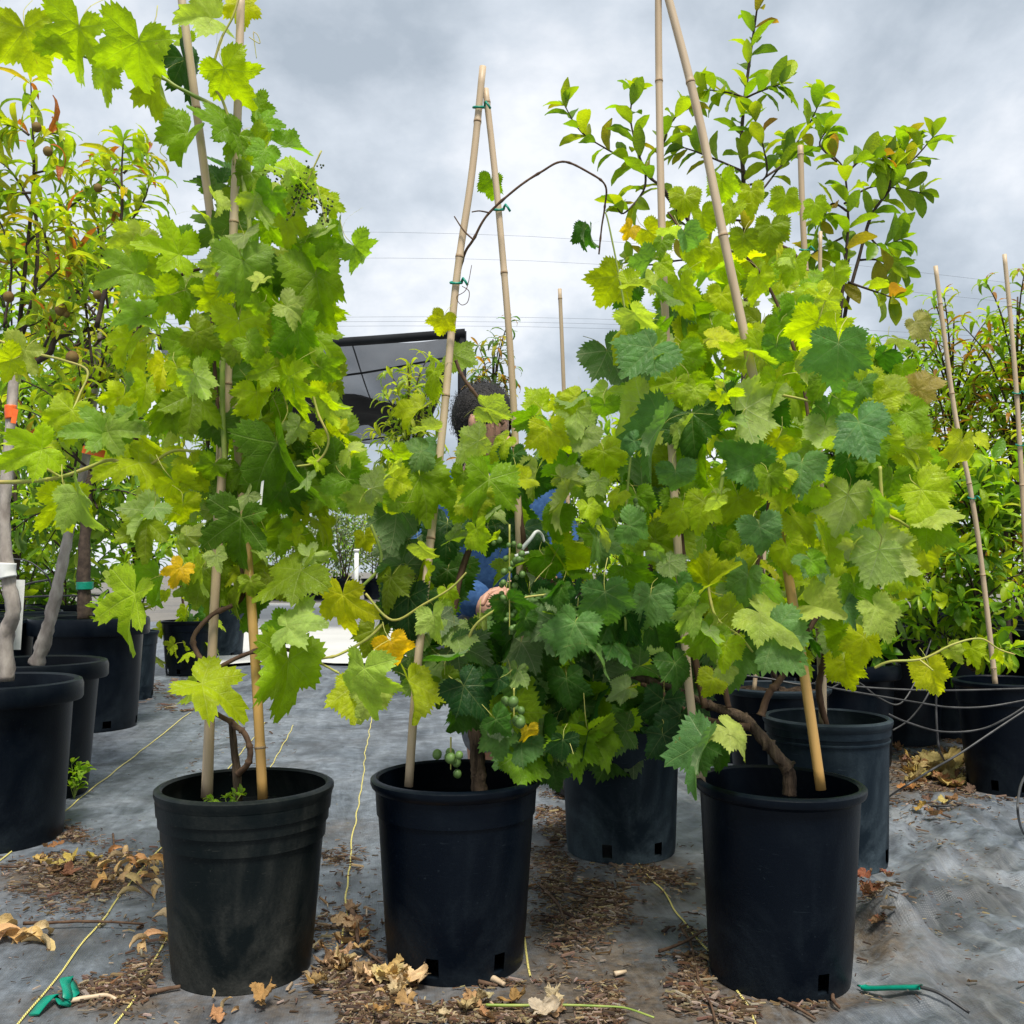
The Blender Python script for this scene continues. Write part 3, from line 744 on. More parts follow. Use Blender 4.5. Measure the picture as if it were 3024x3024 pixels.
stake([(1085, 1330, 2.75), (1064, 740, 2.75), (1056, 545, 2.75)], 2.75, 'thin bamboo stake standing alone against the sky behind the vines', .0065, 'bamboo_gold')
stake([(1422, 1310, 2.75), (1432, 1200, 2.75), (1445, 1000, 2.75)], 2.75, 'short bamboo stake in the pale-rimmed black pot', .006)
# ------------------------------------------------------------------ grape vines
def vine(name_loc, label):
    return empty('grape_vine', name_loc, label, 'grape vine', 'potted grape vines')
VINES = {
 1: vine((front1.location.x, front1.location.y, .22), 'tall grape vine with deeply lobed bright leaves, climbing in the dusty banded pot'),
 2: vine((front2.location.x, front2.location.y, .22), 'grape vine with green grape bunches and dark lower leaves in the middle front pot'),
 3: vine((front3.location.x, front3.location.y, .22), 'bushy grape vine with blue-green sheen leaves rooted in the smooth black pot'),
 5: vine((back5.location.x, back5.location.y, .25), 'yellow-green grape vine climbing the stake of the weathered blue-grey pot'),
 4: vine((back4.location.x, back4.location.y, .25), 'grape vine low in the grey-blue pot with drain slots'),
 6: vine((Q(345, 1690, 6.1).x, 6.1, .25), 'small trailing grape vine in the pot behind the tallest vine'),
}
DEPTH = {6: 6.0, 1: 1.60, 2: 1.60, 3: 1.56, 4: 2.2, 5: 2.12}
STYLE = {6: 'lobed', 1: 'lobed', 2: 'round', 3: 'round', 4: 'round', 5: 'round'}
# crop, then per leaf: x y length angle tone [yaw pitch side]   (x,y = where the stalk meets the blade)
HERO = {
(1, 'A'): """410 140 390 100 b;720 215 370 102 b;130 150 330 75 b 25;60 130 210 190 b;540 370 210 88 b 20;830 410 270 87 b 55;950 300 300 62 x 35;965 215 110 200 b
1100 95 200 160 p 0 45;1255 10 175 85 y;1165 355 300 60 b 20;1345 645 160 5 g;975 690 230 112 g 35;1190 650 220 172 g 0 40;1240 700 200 120 g;1320 740 260 45 b;1490 890 270 45 b -20
1460 1100 280 25 b;1200 1180 260 210 d;1150 950 170 178 x;1260 1355 300 85 s;1275 1335 210 232 g;940 1270 190 235 g 20;930 1320 280 188 b 0 20;700 1420 240 165 s 0 20;870 1530 210 160 b
740 1640 200 172 s;1240 1670 320 88 b;1490 1590 190 30 p 25;1600 1270 200 50 g;1640 1430 340 78 g 50;1540 1700 270 82 g 20;1775 1195 230 72 g 62;1842 1280 230 42 s 20
1530 1420 160 80 x;960 1500 220 90 g;680 1750 220 110 b;1000 1790 270 80 g;760 1860 210 100 y;1650 1600 200 60 b 30;1400 1180 200 60 g;1340 1480 240 60 g;1130 1520 200 130 b;1480 760 180 -20 g;1560 1000 200 10 b
1110 1000 190 200 d;1300 900 190 100 g 30;1230 1010 170 60 o;1580 1330 230 70 g 30;1660 1250 170 60 g;1450 1380 220 90 d;860 1400 180 150 b;760 1330 170 200 b;1700 1600 160 70 b 30;1330 560 160 60 g;1700 1050 150 70 b""",
(1, 'B'): """1000 290 280 100 o;1180 210 270 65 d 20;1130 430 220 30 d 0 20;720 645 280 28 b -15;640 640 220 150 b;900 740 240 52 b 25;335 820 330 82 b;400 800 280 48 p 62;375 372 250 100 b 20;210 570 220 205 b;215 575 260 150 b 0 20
130 60 240 110 p;60 110 220 150 b;540 500 210 172 s 0 35;560 480 190 5 s 0 40;765 950 260 95 o;790 900 230 140 p 45;1000 650 190 60 b;950 860 180 80 y;1250 930 370 104 d;1560 1200 340 148 o -15
940 1190 150 120 n;1060 1190 260 95 o 20;700 1325 390 114 b 30;690 1310 190 205 p 0 30;825 1240 210 102 g 45;1250 680 230 80 g;1440 540 470 85 d 45;1550 450 140 116 p 40 0 u;1720 500 200 48 y 20;1760 470 90 250 y
1600 680 230 66 o 0 0 u;1800 730 240 40 g;1740 640 220 150 d;1560 870 140 60 b;1600 1130 150 -10 p 0 0 u;1780 1330 280 96 y 35;1480 1500 190 140 g;1490 1490 200 8 p 0 40;1495 1665 390 95 g;1050 1790 350 48 b;1060 1800 190 200 b
1890 1710 340 100 p 20;1330 280 260 70 b;1450 120 260 80 b 35;1380 1000 190 60 o;1130 1000 210 120 d;1640 300 230 72 b 30;1500 200 300 85 b 40;1200 780 180 100 d;1400 1240 180 60 o;1650 180 170 40 b;880 360 210 120 o;1480 760 260 80 d 30;1700 330 180 80 p 35
760 240 200 100 b;640 300 180 120 b;850 130 190 100 y;700 420 170 160 s;480 420 180 120 g;1320 1380 200 110 d;1250 1300 210 140 o 20;1580 560 180 60 d;1690 760 190 120 g""",
(2, 'D'): "870 835 150 94 g;600 1615 160 105 y;1405 1120 140 80 d 55",
(2, 'E'): """545 285 220 105 b 40;665 190 170 22 b 0 0 u;470 490 210 118 b 45;840 490 205 0 p 0 0 u;1110 540 190 150 g;1150 490 170 240 b;1240 440 120 82 y;1360 500 240 100 p 40 0 u;1400 630 210 108 p 0 0 u;800 680 270 165 p 0 0 u
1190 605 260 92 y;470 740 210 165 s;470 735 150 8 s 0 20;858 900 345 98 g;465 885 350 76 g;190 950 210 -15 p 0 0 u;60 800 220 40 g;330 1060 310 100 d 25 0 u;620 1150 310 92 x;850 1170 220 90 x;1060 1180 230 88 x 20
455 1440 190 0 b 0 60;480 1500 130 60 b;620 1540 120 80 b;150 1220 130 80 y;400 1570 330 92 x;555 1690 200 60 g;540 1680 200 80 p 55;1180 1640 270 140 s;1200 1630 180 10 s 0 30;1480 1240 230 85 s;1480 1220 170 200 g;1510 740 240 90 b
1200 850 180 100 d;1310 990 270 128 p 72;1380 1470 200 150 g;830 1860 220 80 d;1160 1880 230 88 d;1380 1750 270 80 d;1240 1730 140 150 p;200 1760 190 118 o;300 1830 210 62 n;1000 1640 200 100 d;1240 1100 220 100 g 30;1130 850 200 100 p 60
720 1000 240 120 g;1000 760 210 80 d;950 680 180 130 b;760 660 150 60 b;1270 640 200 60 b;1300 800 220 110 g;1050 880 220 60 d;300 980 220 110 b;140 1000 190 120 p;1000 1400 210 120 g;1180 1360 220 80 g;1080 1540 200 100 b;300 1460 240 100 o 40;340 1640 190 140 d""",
(2, 'F'): """705 95 260 100 d;900 255 220 80 s;1250 60 260 98 d;1010 400 260 36 g;400 -30 300 95 b;1640 20 150 150 p 0 0 u;1220 470 170 82 d;1080 250 120 80 n;860 90 120 100 y;950 120 240 60 d;1150 330 230 70 d;1330 190 230 110 x;600 -20 200 60 o;190 20 250 110 p;90 0 260 92 b 20;1060 60 240 110 d;1300 -40 240 80 d;1450 -30 250 100 x""",
(4, 'F'): """1580 290 300 92 x;1770 240 280 70 x;1450 200 240 110 x;1680 130 260 80 x;1820 60 230 60 d;1530 90 240 100 x""",
(3, 'E'): """1520 1540 320 88 s;1730 460 310 138 b 0 0 u;1690 20 310 138 b;1790 150 310 132 s;1930 280 240 138 o 0 0 u;1860 580 400 137 s 62;1630 1400 250 42 g;1800 1700 250 70 d;1640 1250 220 50 g;1880 800 220 120 o;1700 1000 230 80 g;1780 1560 240 100 s""",
(3, 'G'): """275 1125 205 122 b;400 940 150 45 y;330 930 75 130 n;430 1120 140 70 p;530 1160 200 85 b 25;550 800 130 95 b;820 780 130 90 b;700 730 130 80 b;960 800 130 92 b;1080 830 110 80 b;900 920 140 100 o;660 1010 140 90 b;790 960 130 100 o;850 1130 150 90 b;930 1290 150 100 g
790 1370 150 180 y;1160 1110 130 80 b;1060 1190 140 160 b;860 1440 170 178 b 0 50;320 1190 120 80 d;620 1370 90 80 y;165 940 100 85 d 55;620 870 120 70 b;1000 1060 140 110 b;740 850 130 120 b;580 1000 130 80 b;1100 1200 150 60 y;700 1200 150 90 b;600 1250 140 60 b;1000 1250 160 100 g;660 1330 140 90 b""",
(3, 'H'): """970 200 330 93 s;210 565 310 82 d;490 540 250 -15 p 0 58 u;610 550 220 82 d;920 520 190 100 s 35;900 635 200 90 p 0 0 u;1075 610 270 76 s;530 825 230 215 s 0 25;540 810 300 62 d;240 800 220 90 g;1020 985 280 108 b 0 0 u;1330 745 190 200 b 0 0 u;1400 960 260 58 b;1420 1090 190 20 p 0 30
1430 1130 230 46 g;1610 712 215 95 y;1690 690 100 60 y;1380 440 190 -25 t;1380 440 150 80 t;1370 90 140 60 t;825 1318 210 62 s;830 1560 190 28 p 0 45;1000 1560 160 60 s;1160 1570 240 62 p;560 1600 320 50 p;640 1700 300 62 s;1000 1690 190 160 o;1100 1720 210 96 y;1190 1265 260 35 p 0 0 u;1180 1270 250 110 p 0 0 u
300 1450 200 -15 b 0 48;400 1300 200 72 o;270 1020 220 100 b;900 1180 240 90 b;940 1280 240 60 b;220 1580 190 130 p;300 1700 220 130 g;330 180 170 5 y;665 110 150 100 g;860 90 300 120 b;560 270 170 175 b 0 52;1090 400 200 80 b;1180 500 150 -20 y;380 480 170 60 d
700 950 220 90 b;450 1000 240 80 b;120 400 240 120 b;150 260 210 70 g;780 300 210 100 b;1250 900 220 90 g;1150 1100 220 60 b;730 1100 220 60 b;560 1150 220 80 s;650 700 200 120 b;1280 1250 210 60 b;1050 1450 220 80 g;500 1400 210 100 s;780 820 230 90 s;900 380 200 120 g;640 400 210 140 b;340 1180 210 60 g;160 1060 200 110 b;1320 560 190 40 g;1230 430 180 60 o
1550 1790 110 60 p 20;1660 1780 130 75 b;1800 1800 80 110 y;150 1000 210 80 g;700 1250 230 70 b;1350 1020 190 120 g;1480 880 180 60 g;1200 700 200 80 b;1020 800 200 100 d""",
(3, 'I'): """400 405 230 48 p;290 475 330 115 s 42;320 140 150 110 b;1440 80 200 72 y;250 470 200 80 d 30;330 450 230 60 d;120 60 220 80 d;150 330 230 100 x;60 250 230 110 x;60 430 200 80 x""",
(5, 'H'): """880 60 170 100 b;700 40 170 80 b;1000 480 190 60 g;1300 600 200 90 s;1200 250 200 120 d;1150 300 180 60 g;1300 320 180 100 g;1280 180 160 60 o;600 1600 240 100 d;400 1650 230 90 d;1000 1850 200 90 y;860 1450 220 80 g;1300 1350 200 60 b;1330 1200 200 40 g""",
}
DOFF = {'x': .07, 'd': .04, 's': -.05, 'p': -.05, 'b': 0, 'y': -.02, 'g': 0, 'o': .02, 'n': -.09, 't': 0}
LEAFPOS = []
def hero():
    rng = random.Random(11)
    for (v, c), txt in HERO.items():
        for it in txt.replace('\n', ';').split(';'):
            f = it.split()
            if len(f) < 5: continue
            x, y, ln, an = map(float, f[:4]); tone = f[4]
            yaw = float(f[5]) if len(f) > 5 else 0; pitch = float(f[6]) if len(f) > 6 else 0; side = f[7] if len(f) > 7 else ''
            d = DEPTH[v] + DOFF[tone] + rng.uniform(-.045, .045)
            d -= max(-.06, min(.09, (ln * CROPS[c][2] - 125) / 1000))
            if v == 3 and c in 'G': d += .16
            if v == 1 and c == 'B' and x < 700: d += .06
            px, py = cpx(c, x, y); p = P(px, py, d)
            s = ln * CROPS[c][2] * d / F / max(math.cos(R(pitch)), .75) * .85
            m = basis(p, an + rng.uniform(-6, 6), yaw + rng.gauss(0, 21 if not pitch else 8), pitch + rng.gauss(0, 17 if not pitch else 6), side, lift=rng.uniform(.1, .7))
            fam = STYLE[v] if not (abs(yaw) > 40) else 'fold'
            if rng.random() < .14 and ln * CROPS[c][2] < 135: fam = 'fold'
            me = rng.choice(GL[fam])
            flip = -1 if rng.random() < .0 else 1
            m4 = Matrix.Translation(p) @ m @ Matrix.Diagonal((s * rng.uniform(.92, 1.06) * flip, s, s, 1))
            col = TONE[tone]
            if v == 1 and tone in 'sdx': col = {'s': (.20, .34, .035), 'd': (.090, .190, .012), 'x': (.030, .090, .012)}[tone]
            put_leaf(VINES[v], me, m4, jitter(col, rng)); LEAFPOS.append(p)
hero()
def in_poly(x, y, poly):
    c = False; j = len(poly) - 1
    for i in range(len(poly)):
        a, b_ = poly[i], poly[j]
        if (a[1] > y) != (b_[1] > y) and x < (b_[0] - a[0]) * (y - a[1]) / (b_[1] - a[1]) + a[0]: c = not c
        j = i
    return c
def fill(v, poly, n, d0, d1, size, tones, seed, fam=None):
    rng = random.Random(seed); xs = [p[0] for p in poly]; ys = [p[1] for p in poly]; k = 0; t = 0
    while k < n and t < n * 60:
        t += 1
        x, y = rng.uniform(min(xs), max(xs)), rng.uniform(min(ys), max(ys))
        if not in_poly(x, y, poly): continue
        if any(a < x < c_ and b_ < y < d_ for a, b_, c_, d_ in ((862, 1070, 962, 1185), (1010, 905, 1112, 1020), (840, 700, 975, 830))): continue
        d = rng.uniform(d0, d1); p = Q(x, y, d)
        an = rng.gauss(90, 48); s = rng.uniform(*size)
        side = 'u' if rng.random() < .22 else ''
        m = basis(p, an, rng.gauss(0, 44), rng.gauss(0, 32), side, lift=rng.uniform(.1, .8))
        me = rng.choice(GL[fam or STYLE[v]] if rng.random() < .8 else GL['fold'])
        sh = p - Vector((0, 0, 0))
        m4 = Matrix.Translation(p) @ m @ Matrix.Diagonal((s, s, s, 1)) @ Matrix.Translation((0, -.3, 0))
        put_leaf(VINES[v], me, m4, jitter(TONE[rng.choice(tones)], rng)); k += 1
fill(1, [(390, 300), (520, 330), (600, 480), (620, 640), (640, 830), (680, 920), (600, 1050), (560, 1130), (440, 1170), (370, 1090), (330, 960), (360, 700), (400, 560)], 66, 1.62, 1.82, (.055, .085), 'bbggdoo', 21)
fill(1, [(200, 450), (340, 430), (380, 700), (330, 1000), (250, 1000), (200, 700)], 16, 1.72, 1.95, (.05, .08), 'bbgygp', 22)
fill(2, [(700, 930), (760, 880), (850, 880), (960, 870), (1010, 800), (1120, 770), (1180, 900), (1200, 1350), (1100, 1440), (860, 1350), (800, 1290), (750, 1180), (730, 1050)], 76, 1.63, 1.85, (.055, .085), 'gdddxbg', 23)
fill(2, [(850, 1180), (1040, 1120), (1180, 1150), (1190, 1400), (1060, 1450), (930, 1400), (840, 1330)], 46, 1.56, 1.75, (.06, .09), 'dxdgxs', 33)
fill(3, [(1140, 640), (1260, 560), (1400, 560), (1560, 620), (1660, 760), (1760, 900), (1740, 1060), (1660, 1180), (1540, 1270), (1380, 1300), (1240, 1300), (1200, 1000)], 78, 1.62, 1.85, (.055, .085), 'bbggsdo', 24)
fill(5, [(1230, 560), (1330, 500), (1440, 470), (1540, 520), (1570, 620), (1640, 700), (1740, 790), (1790, 960), (1700, 1150), (1540, 1260), (1380, 1260), (1260, 1100), (1220, 700)], 135, 1.95, 2.3, (.055, .085), 'bbbyggo', 25)
fill(4, [(1030, 1150), (1320, 1100), (1330, 1330), (1290, 1420), (1080, 1440), (1020, 1300)], 60, 2.02, 2.25, (.07, .10), 'xddx', 26)
fill(1, [(380, 280), (520, 280), (610, 420), (640, 640), (690, 860), (640, 980), (560, 1120), (400, 1180), (260, 1020), (300, 900), (330, 640), (380, 480)], 46, 1.47, 1.60, (.026, .05), 'bbbggpo', 41, 'lobed')
fill(2, [(700, 940), (800, 760), (850, 860), (980, 830), (1010, 780), (1160, 720), (1190, 1030), (980, 1040), (720, 1060)], 28, 1.47, 1.58, (.026, .05), 'bbggp', 42)
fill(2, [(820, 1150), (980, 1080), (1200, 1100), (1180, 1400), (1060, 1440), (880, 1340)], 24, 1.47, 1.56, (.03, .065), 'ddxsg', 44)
fill(3, [(1180, 520), (1300, 380), (1440, 350), (1550, 420), (1600, 620), (1700, 760), (1800, 900), (1720, 1080), (1560, 1250), (1300, 1280), (1180, 1000)], 60, 1.45, 1.58, (.026, .05), 'bbbggps', 43)
fill(6, [(290, 1120), (400, 1120), (420, 1200), (380, 1260), (300, 1250)], 30, 5.9, 6.2, (.06, .1), 'bgbd', 27)

# woody parts and shoots
def woody(v, kind, pts, r0, r1=None, mat='cane', d=None, knots=0):
    d = d or DEPTH[v] + .03
    pp = [Q(p[0], p[1], p[2] if len(p) > 2 else d) for p in pts]
    sm = smooth_path(pp, 8); n = len(sm); r1 = r0 * .7 if r1 is None else r1
    rng = random.Random(int(pts[0][0])); rad = []
    for i in range(n):
        r = r0 + (r1 - r0) * i / (n - 1)
        if knots and i % knots == 0: r *= 1.35
        rad.append(r * rng.uniform(.93, 1.07))
    return mesh_obj(kind, tube_mesh(kind, sm, r0, seg=9, n=0, radii=rad, rough=.25 if mat in ('trunk',) else .1), M[mat], VINES[v])
woody(1, 'trunk', [(449, 1512, 1.61), (447, 1465, 1.61), (443, 1420, 1.61), (437, 1365, 1.61)], .0075, .0055, 'trunk')
woody(1, 'cane', [(449, 1460, 1.60), (468, 1440, 1.59), (472, 1415, 1.585), (462, 1385, 1.585), (445, 1370, 1.59), (432, 1358, 1.60)], .0052, .0042, 'cane', knots=9)
woody(1, 'cane', [(436, 1362, 1.585), (398, 1340, 1.57), (378, 1315, 1.56), (374, 1290, 1.56), (400, 1268, 1.56), (450, 1240, 1.56), (510, 1222, 1.57), (560, 1230, 1.58)], .0042, .003, 'cane', knots=11)
woody(1, 'cane', [(400, 1268, 1.57), (372, 1232, 1.58), (366, 1200, 1.59), (400, 1160, 1.6), (460, 1120, 1.62), (440, 1000, 1.63), (425, 900, 1.63), (410, 760, 1.62), (402, 640, 1.61), (398, 540, 1.60)], .0042, .003, 'cane', knots=13)
woody(1, 'cane', [(425, 890), (420, 700), (440, 560), (470, 450), (460, 350), (440, 250), (410, 205), (365, 180), (330, 162), (300, 145), (200, 120), (90, 80), (-20, 40)], .0045, .0025, 'shoot', d=1.6)
woody(1, 'cane', [(440, 250), (420, 190), (400, 150), (415, 80), (440, 30), (455, -20)], .0026, .0016, 'petiole', d=1.58)
woody(1, 'cane', [(256, 830, 1.75), (262, 760, 1.75), (255, 680, 1.75), (262, 620, 1.75), (300, 560, 1.72), (340, 520, 1.7), (390, 505, 1.68)], .0040, .0025, 'cane', knots=12)
woody(1, 'shoot', [(-10, 910, 1.66), (60, 908, 1.65), (115, 900, 1.64), (160, 885, 1.63), (210, 868, 1.63), (265, 885, 1.62), (330, 850, 1.62), (400, 860, 1.62)], .0036, .0024, 'petiole')
woody(1, 'shoot', [(115, 900, 1.64), (80, 880, 1.63), (40, 855, 1.62)], .0022, .0016, 'petiole')
woody(1, 'shoot', [(118, 905, 1.64), (125, 930, 1.62), (124, 945, 1.6)], .0022, .0018, 'petiole')
woody(1, 'shoot', [(-10, 640, 1.7), (60, 665, 1.7), (120, 680, 1.7), (165, 700, 1.7), (150, 745, 1.68), (137, 775, 1.66)], .0026, .0018, 'petiole')
woody(1, 'shoot', [(700, 990, 1.62), (720, 1060, 1.62), (680, 1110, 1.62), (640, 1150, 1.62), (590, 1185, 1.62), (560, 1200, 1.62), (480, 1250, 1.62)], .0026, .0022, 'shoot')
woody(1, 'shoot', [(745, 1150, 1.62), (700, 1200, 1.61), (640, 1235, 1.6), (600, 1245, 1.6), (625, 1262, 1.6), (640, 1270, 1.6)], .0026, .0016, 'petiole', knots=9)
woody(1, 'shoot', [(590, 740), (600, 780), (620, 830), (600, 870), (560, 880)], .0022, .0016, 'petiole', d=1.55)
woody(2, 'trunk', [(905, 1500, 1.645), (902, 1450, 1.645), (898, 1400, 1.65), (885, 1340, 1.66), (870, 1270, 1.66)], .014, .009, 'trunk')
woody(2, 'cane', [(870, 1270, 1.66), (850, 1200, 1.67), (880, 1050, 1.68), (960, 900, 1.68), (985, 1000, 1.67), (1000, 1080, 1.66), (1040, 1100, 1.65), (1070, 1110, 1.64)], .006, .004, 'cane', knots=12)
woody(2, 'cane', [(950, 800, 1.62), (920, 770, 1.61), (890, 735, 1.6), (870, 705, 1.6), (860, 680, 1.6)], .0034, .0028, 'cane', knots=8)
woody(2, 'cane', [(838, 760, 1.66), (850, 620, 1.66), (862, 540, 1.66), (876, 480, 1.65), (893, 452, 1.64), (920, 405, 1.63), (975, 355, 1.62), (1020, 325, 1.62), (1062, 305, 1.62), (1110, 325, 1.62), (1142, 350, 1.63), (1141, 390, 1.64), (1135, 430, 1.65), (1130, 480, 1.66)], .0026, .0014, 'cane', knots=11)
woody(2, 'shoot', [(893, 452), (875, 435), (857, 408)], .0016, .0010, 'cane', d=1.63)
woody(2, 'shoot', [(925, 402), (905, 398), (890, 400)], .0014, .0010, 'cane', d=1.62)
woody(2, 'tendril', [(872, 540), (885, 550), (882, 570), (870, 575), (862, 560), (880, 545), (890, 500)], .0007, .0006, 'cane', d=1.62)
woody(2, 'shoot', [(690, 1120, 1.58), (740, 1170, 1.57), (800, 1140, 1.55), (850, 1110, 1.54), (880, 1080, 1.54)], .0022, .0014, 'petiole')
woody(2, 'shoot', [(880, 1230, 1.56), (890, 1190, 1.55), (920, 1160, 1.55), (980, 1130, 1.55), (1050, 1120, 1.55)], .0024, .0016, 'petiole')
woody(3, 'trunk', [(1489, 1500, 1.60), (1489, 1465, 1.60), (1480, 1440, 1.60)], .012, .010, 'trunk')
woody(3, 'trunk', [(1487, 1448, 1.60), (1465, 1425, 1.60), (1440, 1395, 1.61), (1410, 1360, 1.62), (1380, 1345, 1.63), (1330, 1328, 1.65), (1270, 1300, 1.68), (1180, 1270, 1.7)], .0105, .006, 'trunk', knots=13)
woody(3, 'cane', [(1415, 1372, 1.61), (1360, 1365, 1.62), (1300, 1345, 1.64), (1250, 1310, 1.66), (1210, 1290, 1.68)], .006, .004, 'cane', knots=13)
woody(3, 'cane', [(1436, 1350, 1.60), (1450, 1310, 1.60), (1470, 1285, 1.6), (1500, 1240, 1.62), (1520, 1200, 1.64), (1560, 1130, 1.66)], .0062, .004, 'cane', knots=12)
woody(3, 'cane', [(1375, 1335, 1.62), (1366, 1280, 1.62), (1375, 1240, 1.62), (1395, 1180, 1.64), (1420, 1100, 1.66), (1450, 950, 1.67), (1420, 850, 1.67)], .0048, .003, 'cane', knots=14)
woody(3, 'cane', [(1330, 1335, 1.63), (1300, 1180, 1.63), (1285, 1020, 1.63), (1278, 940, 1.63), (1270, 800, 1.64), (1262, 700, 1.64)], .006, .004, 'cane', knots=14)
woody(3, 'shoot', [(1365, 890, 1.6), (1345, 1000, 1.6), (1325, 1070, 1.6), (1305, 1120, 1.61)], .0036, .0026, 'shoot')
woody(3, 'shoot', [(1330, 1050, 1.6), (1340, 1130, 1.57), (1355, 1170, 1.56), (1395, 1200, 1.55), (1420, 1230, 1.56)], .0026, .0018, 'petiole')
woody(3, 'shoot', [(1650, 1260, 1.55), (1680, 1248, 1.54), (1740, 1243, 1.53), (1800, 1215, 1.52), (1850, 1205, 1.52), (1885, 1225, 1.52), (1915, 1235, 1.52)], .0022, .0010, 'petiole')
woody(3, 'shoot', [(1735, 1245, 1.53), (1752, 1258, 1.52), (1760, 1265, 1.51)], .0015, .0012, 'petiole')
woody(3, 'shoot', [(1660, 880, 1.54), (1668, 960, 1.54), (1700, 985, 1.54), (1740, 1010, 1.54)], .003, .002, 'petiole')
woody(3, 'shoot', [(1400, 745, 1.55), (1470, 745, 1.55), (1540, 760, 1.55)], .0026, .0018, 'petiole')
woody(3, 'shoot', [(1180, 1190, 1.56), (1180, 1000, 1.58), (1190, 860, 1.6), (1205, 760, 1.6), (1175, 560, 1.6), (1150, 430, 1.6), (1142, 400, 1.6)], .0024, .0012, 'shoot')
woody(3, 'cane', [(1530, 830, 1.8), (1510, 700, 1.82), (1460, 560, 1.84), (1400, 480, 1.85), (1320, 470, 1.86), (1260, 400, 1.86)], .0036, .002, 'cane', knots=12)
woody(5, 'trunk', [(1560, 1375, 2.2), (1545, 1300, 2.19), (1556, 1230, 2.18), (1550, 1100, 2.16), (1535, 850, 2.15), (1525, 600, 2.15), (1500, 480, 2.15), (1400, 450, 2.15)], .008, .003, 'cane', knots=13)
woody(4, 'trunk', [(1172, 1420, 2.28), (1165, 1330, 2.27), (1190, 1200, 2.25), (1230, 1050, 2.22)], .010, .005, 'cane', knots=13)
woody(6, 'trunk', [(345, 1230, 6.1), (350, 1180, 6.1), (340, 1100, 6.05)], .012, .006, 'cane')
for pts in ([(278, 62), (272, 72), (267, 88), (256, 92), (250, 84)], [(470, 70, 1.57), (490, 82, 1.57), (486, 66, 1.57), (478, 60, 1.57)], [(300, 240), (310, 262), (302, 285), (315, 300), (308, 305)],
            [(594, 835), (604, 850), (595, 862), (590, 850), (600, 845)], [(478, 62), (480, 80), (484, 110)]):
    woody(1, 'tendril', pts, .0008, .0006, 'petiole', d=1.57)

# bunches of unripe grapes and a flower spray
SPH = None
def berry_mesh(r, mat, name):
    bm = bmesh.new(); bmesh.ops.create_icosphere(bm, subdivisions=2, radius=r)
    for v_ in bm.verts: v_.co.z *= 1.12
    me = bpy.data.meshes.new(name); bm.to_mesh(me); bm.free(); me.polygons.foreach_set('use_smooth', [True] * len(me.polygons)); me.materials.append(mat); return me
BERRY = berry_mesh(.0050, M['berry'], 'grape'); BERRY2 = berry_mesh(.0075, M['berry'], 'grape'); BUD = berry_mesh(.0018, M['flower'], 'flower_bud')
def bunch(v, top, length, wide, n, me, stem='petiole', seed=1, name='grape_bunch', piece='grape', axis=(0, 0, -1)):
    rng = random.Random(seed); ax = Vector(axis).normalized()
    b0 = Vector(top); st = mesh_obj(name, tube_mesh(name, [b0 - ax * .02, b0 + ax * length * .5, b0 + ax * length], .0016, .0008, seg=6), M[stem], VINES[v])
    for i in range(n):
        t = (i + .5) / n; wd = wide * (1 - .75 * t) * rng.uniform(.5, 1.1)
        a = rng.uniform(0, 6.28); p = b0 + ax * (length * t) + Vector((math.cos(a) * wd, math.sin(a) * wd, rng.uniform(-.008, .008)))
        o = bpy.data.objects.new(piece, me); C.objects.link(o); o.parent = st
        o.matrix_parent_inverse = Matrix.Identity(4); q = p
        o.location = q; s = rng.uniform(.75, 1.15); o.scale = (s, s, s); o.rotation_euler = (rng.uniform(-.5, .5), rng.uniform(-.5, .5), 0)
    return st
bunch(2, PC('E', 975, 1230, 1.53), .150, .026, 34, BERRY, seed=3)
bunch(2, PC('E', 1640, 1030, 1.58), .075, .035, 26, BERRY, seed=4)
bunch(2, PC('F', 1000, 90, 1.52), .035, .030, 7, BERRY2, seed=5)
bunch(2, PC('F', 640, 370, 1.55), .030, .036, 8, BERRY2, seed=6)
bunch(1, PC('A', 1400, 880, 1.53), .10, .024, 60, BUD, seed=7, name='flower_spray', piece='flower_bud', axis=(.7, 0, -.5))
bunch(1, PC('A', 1640, 840, 1.53), .10, .020, 50, BUD, seed=8, name='flower_spray', piece='flower_bud', axis=(-.35, 0, -.8))
bunch(1, PC('A', 1660, 1030, 1.53), .04, .020, 30, BUD, seed=9, name='flower_spray', piece='flower_bud', axis=(.2, 0, -.8))
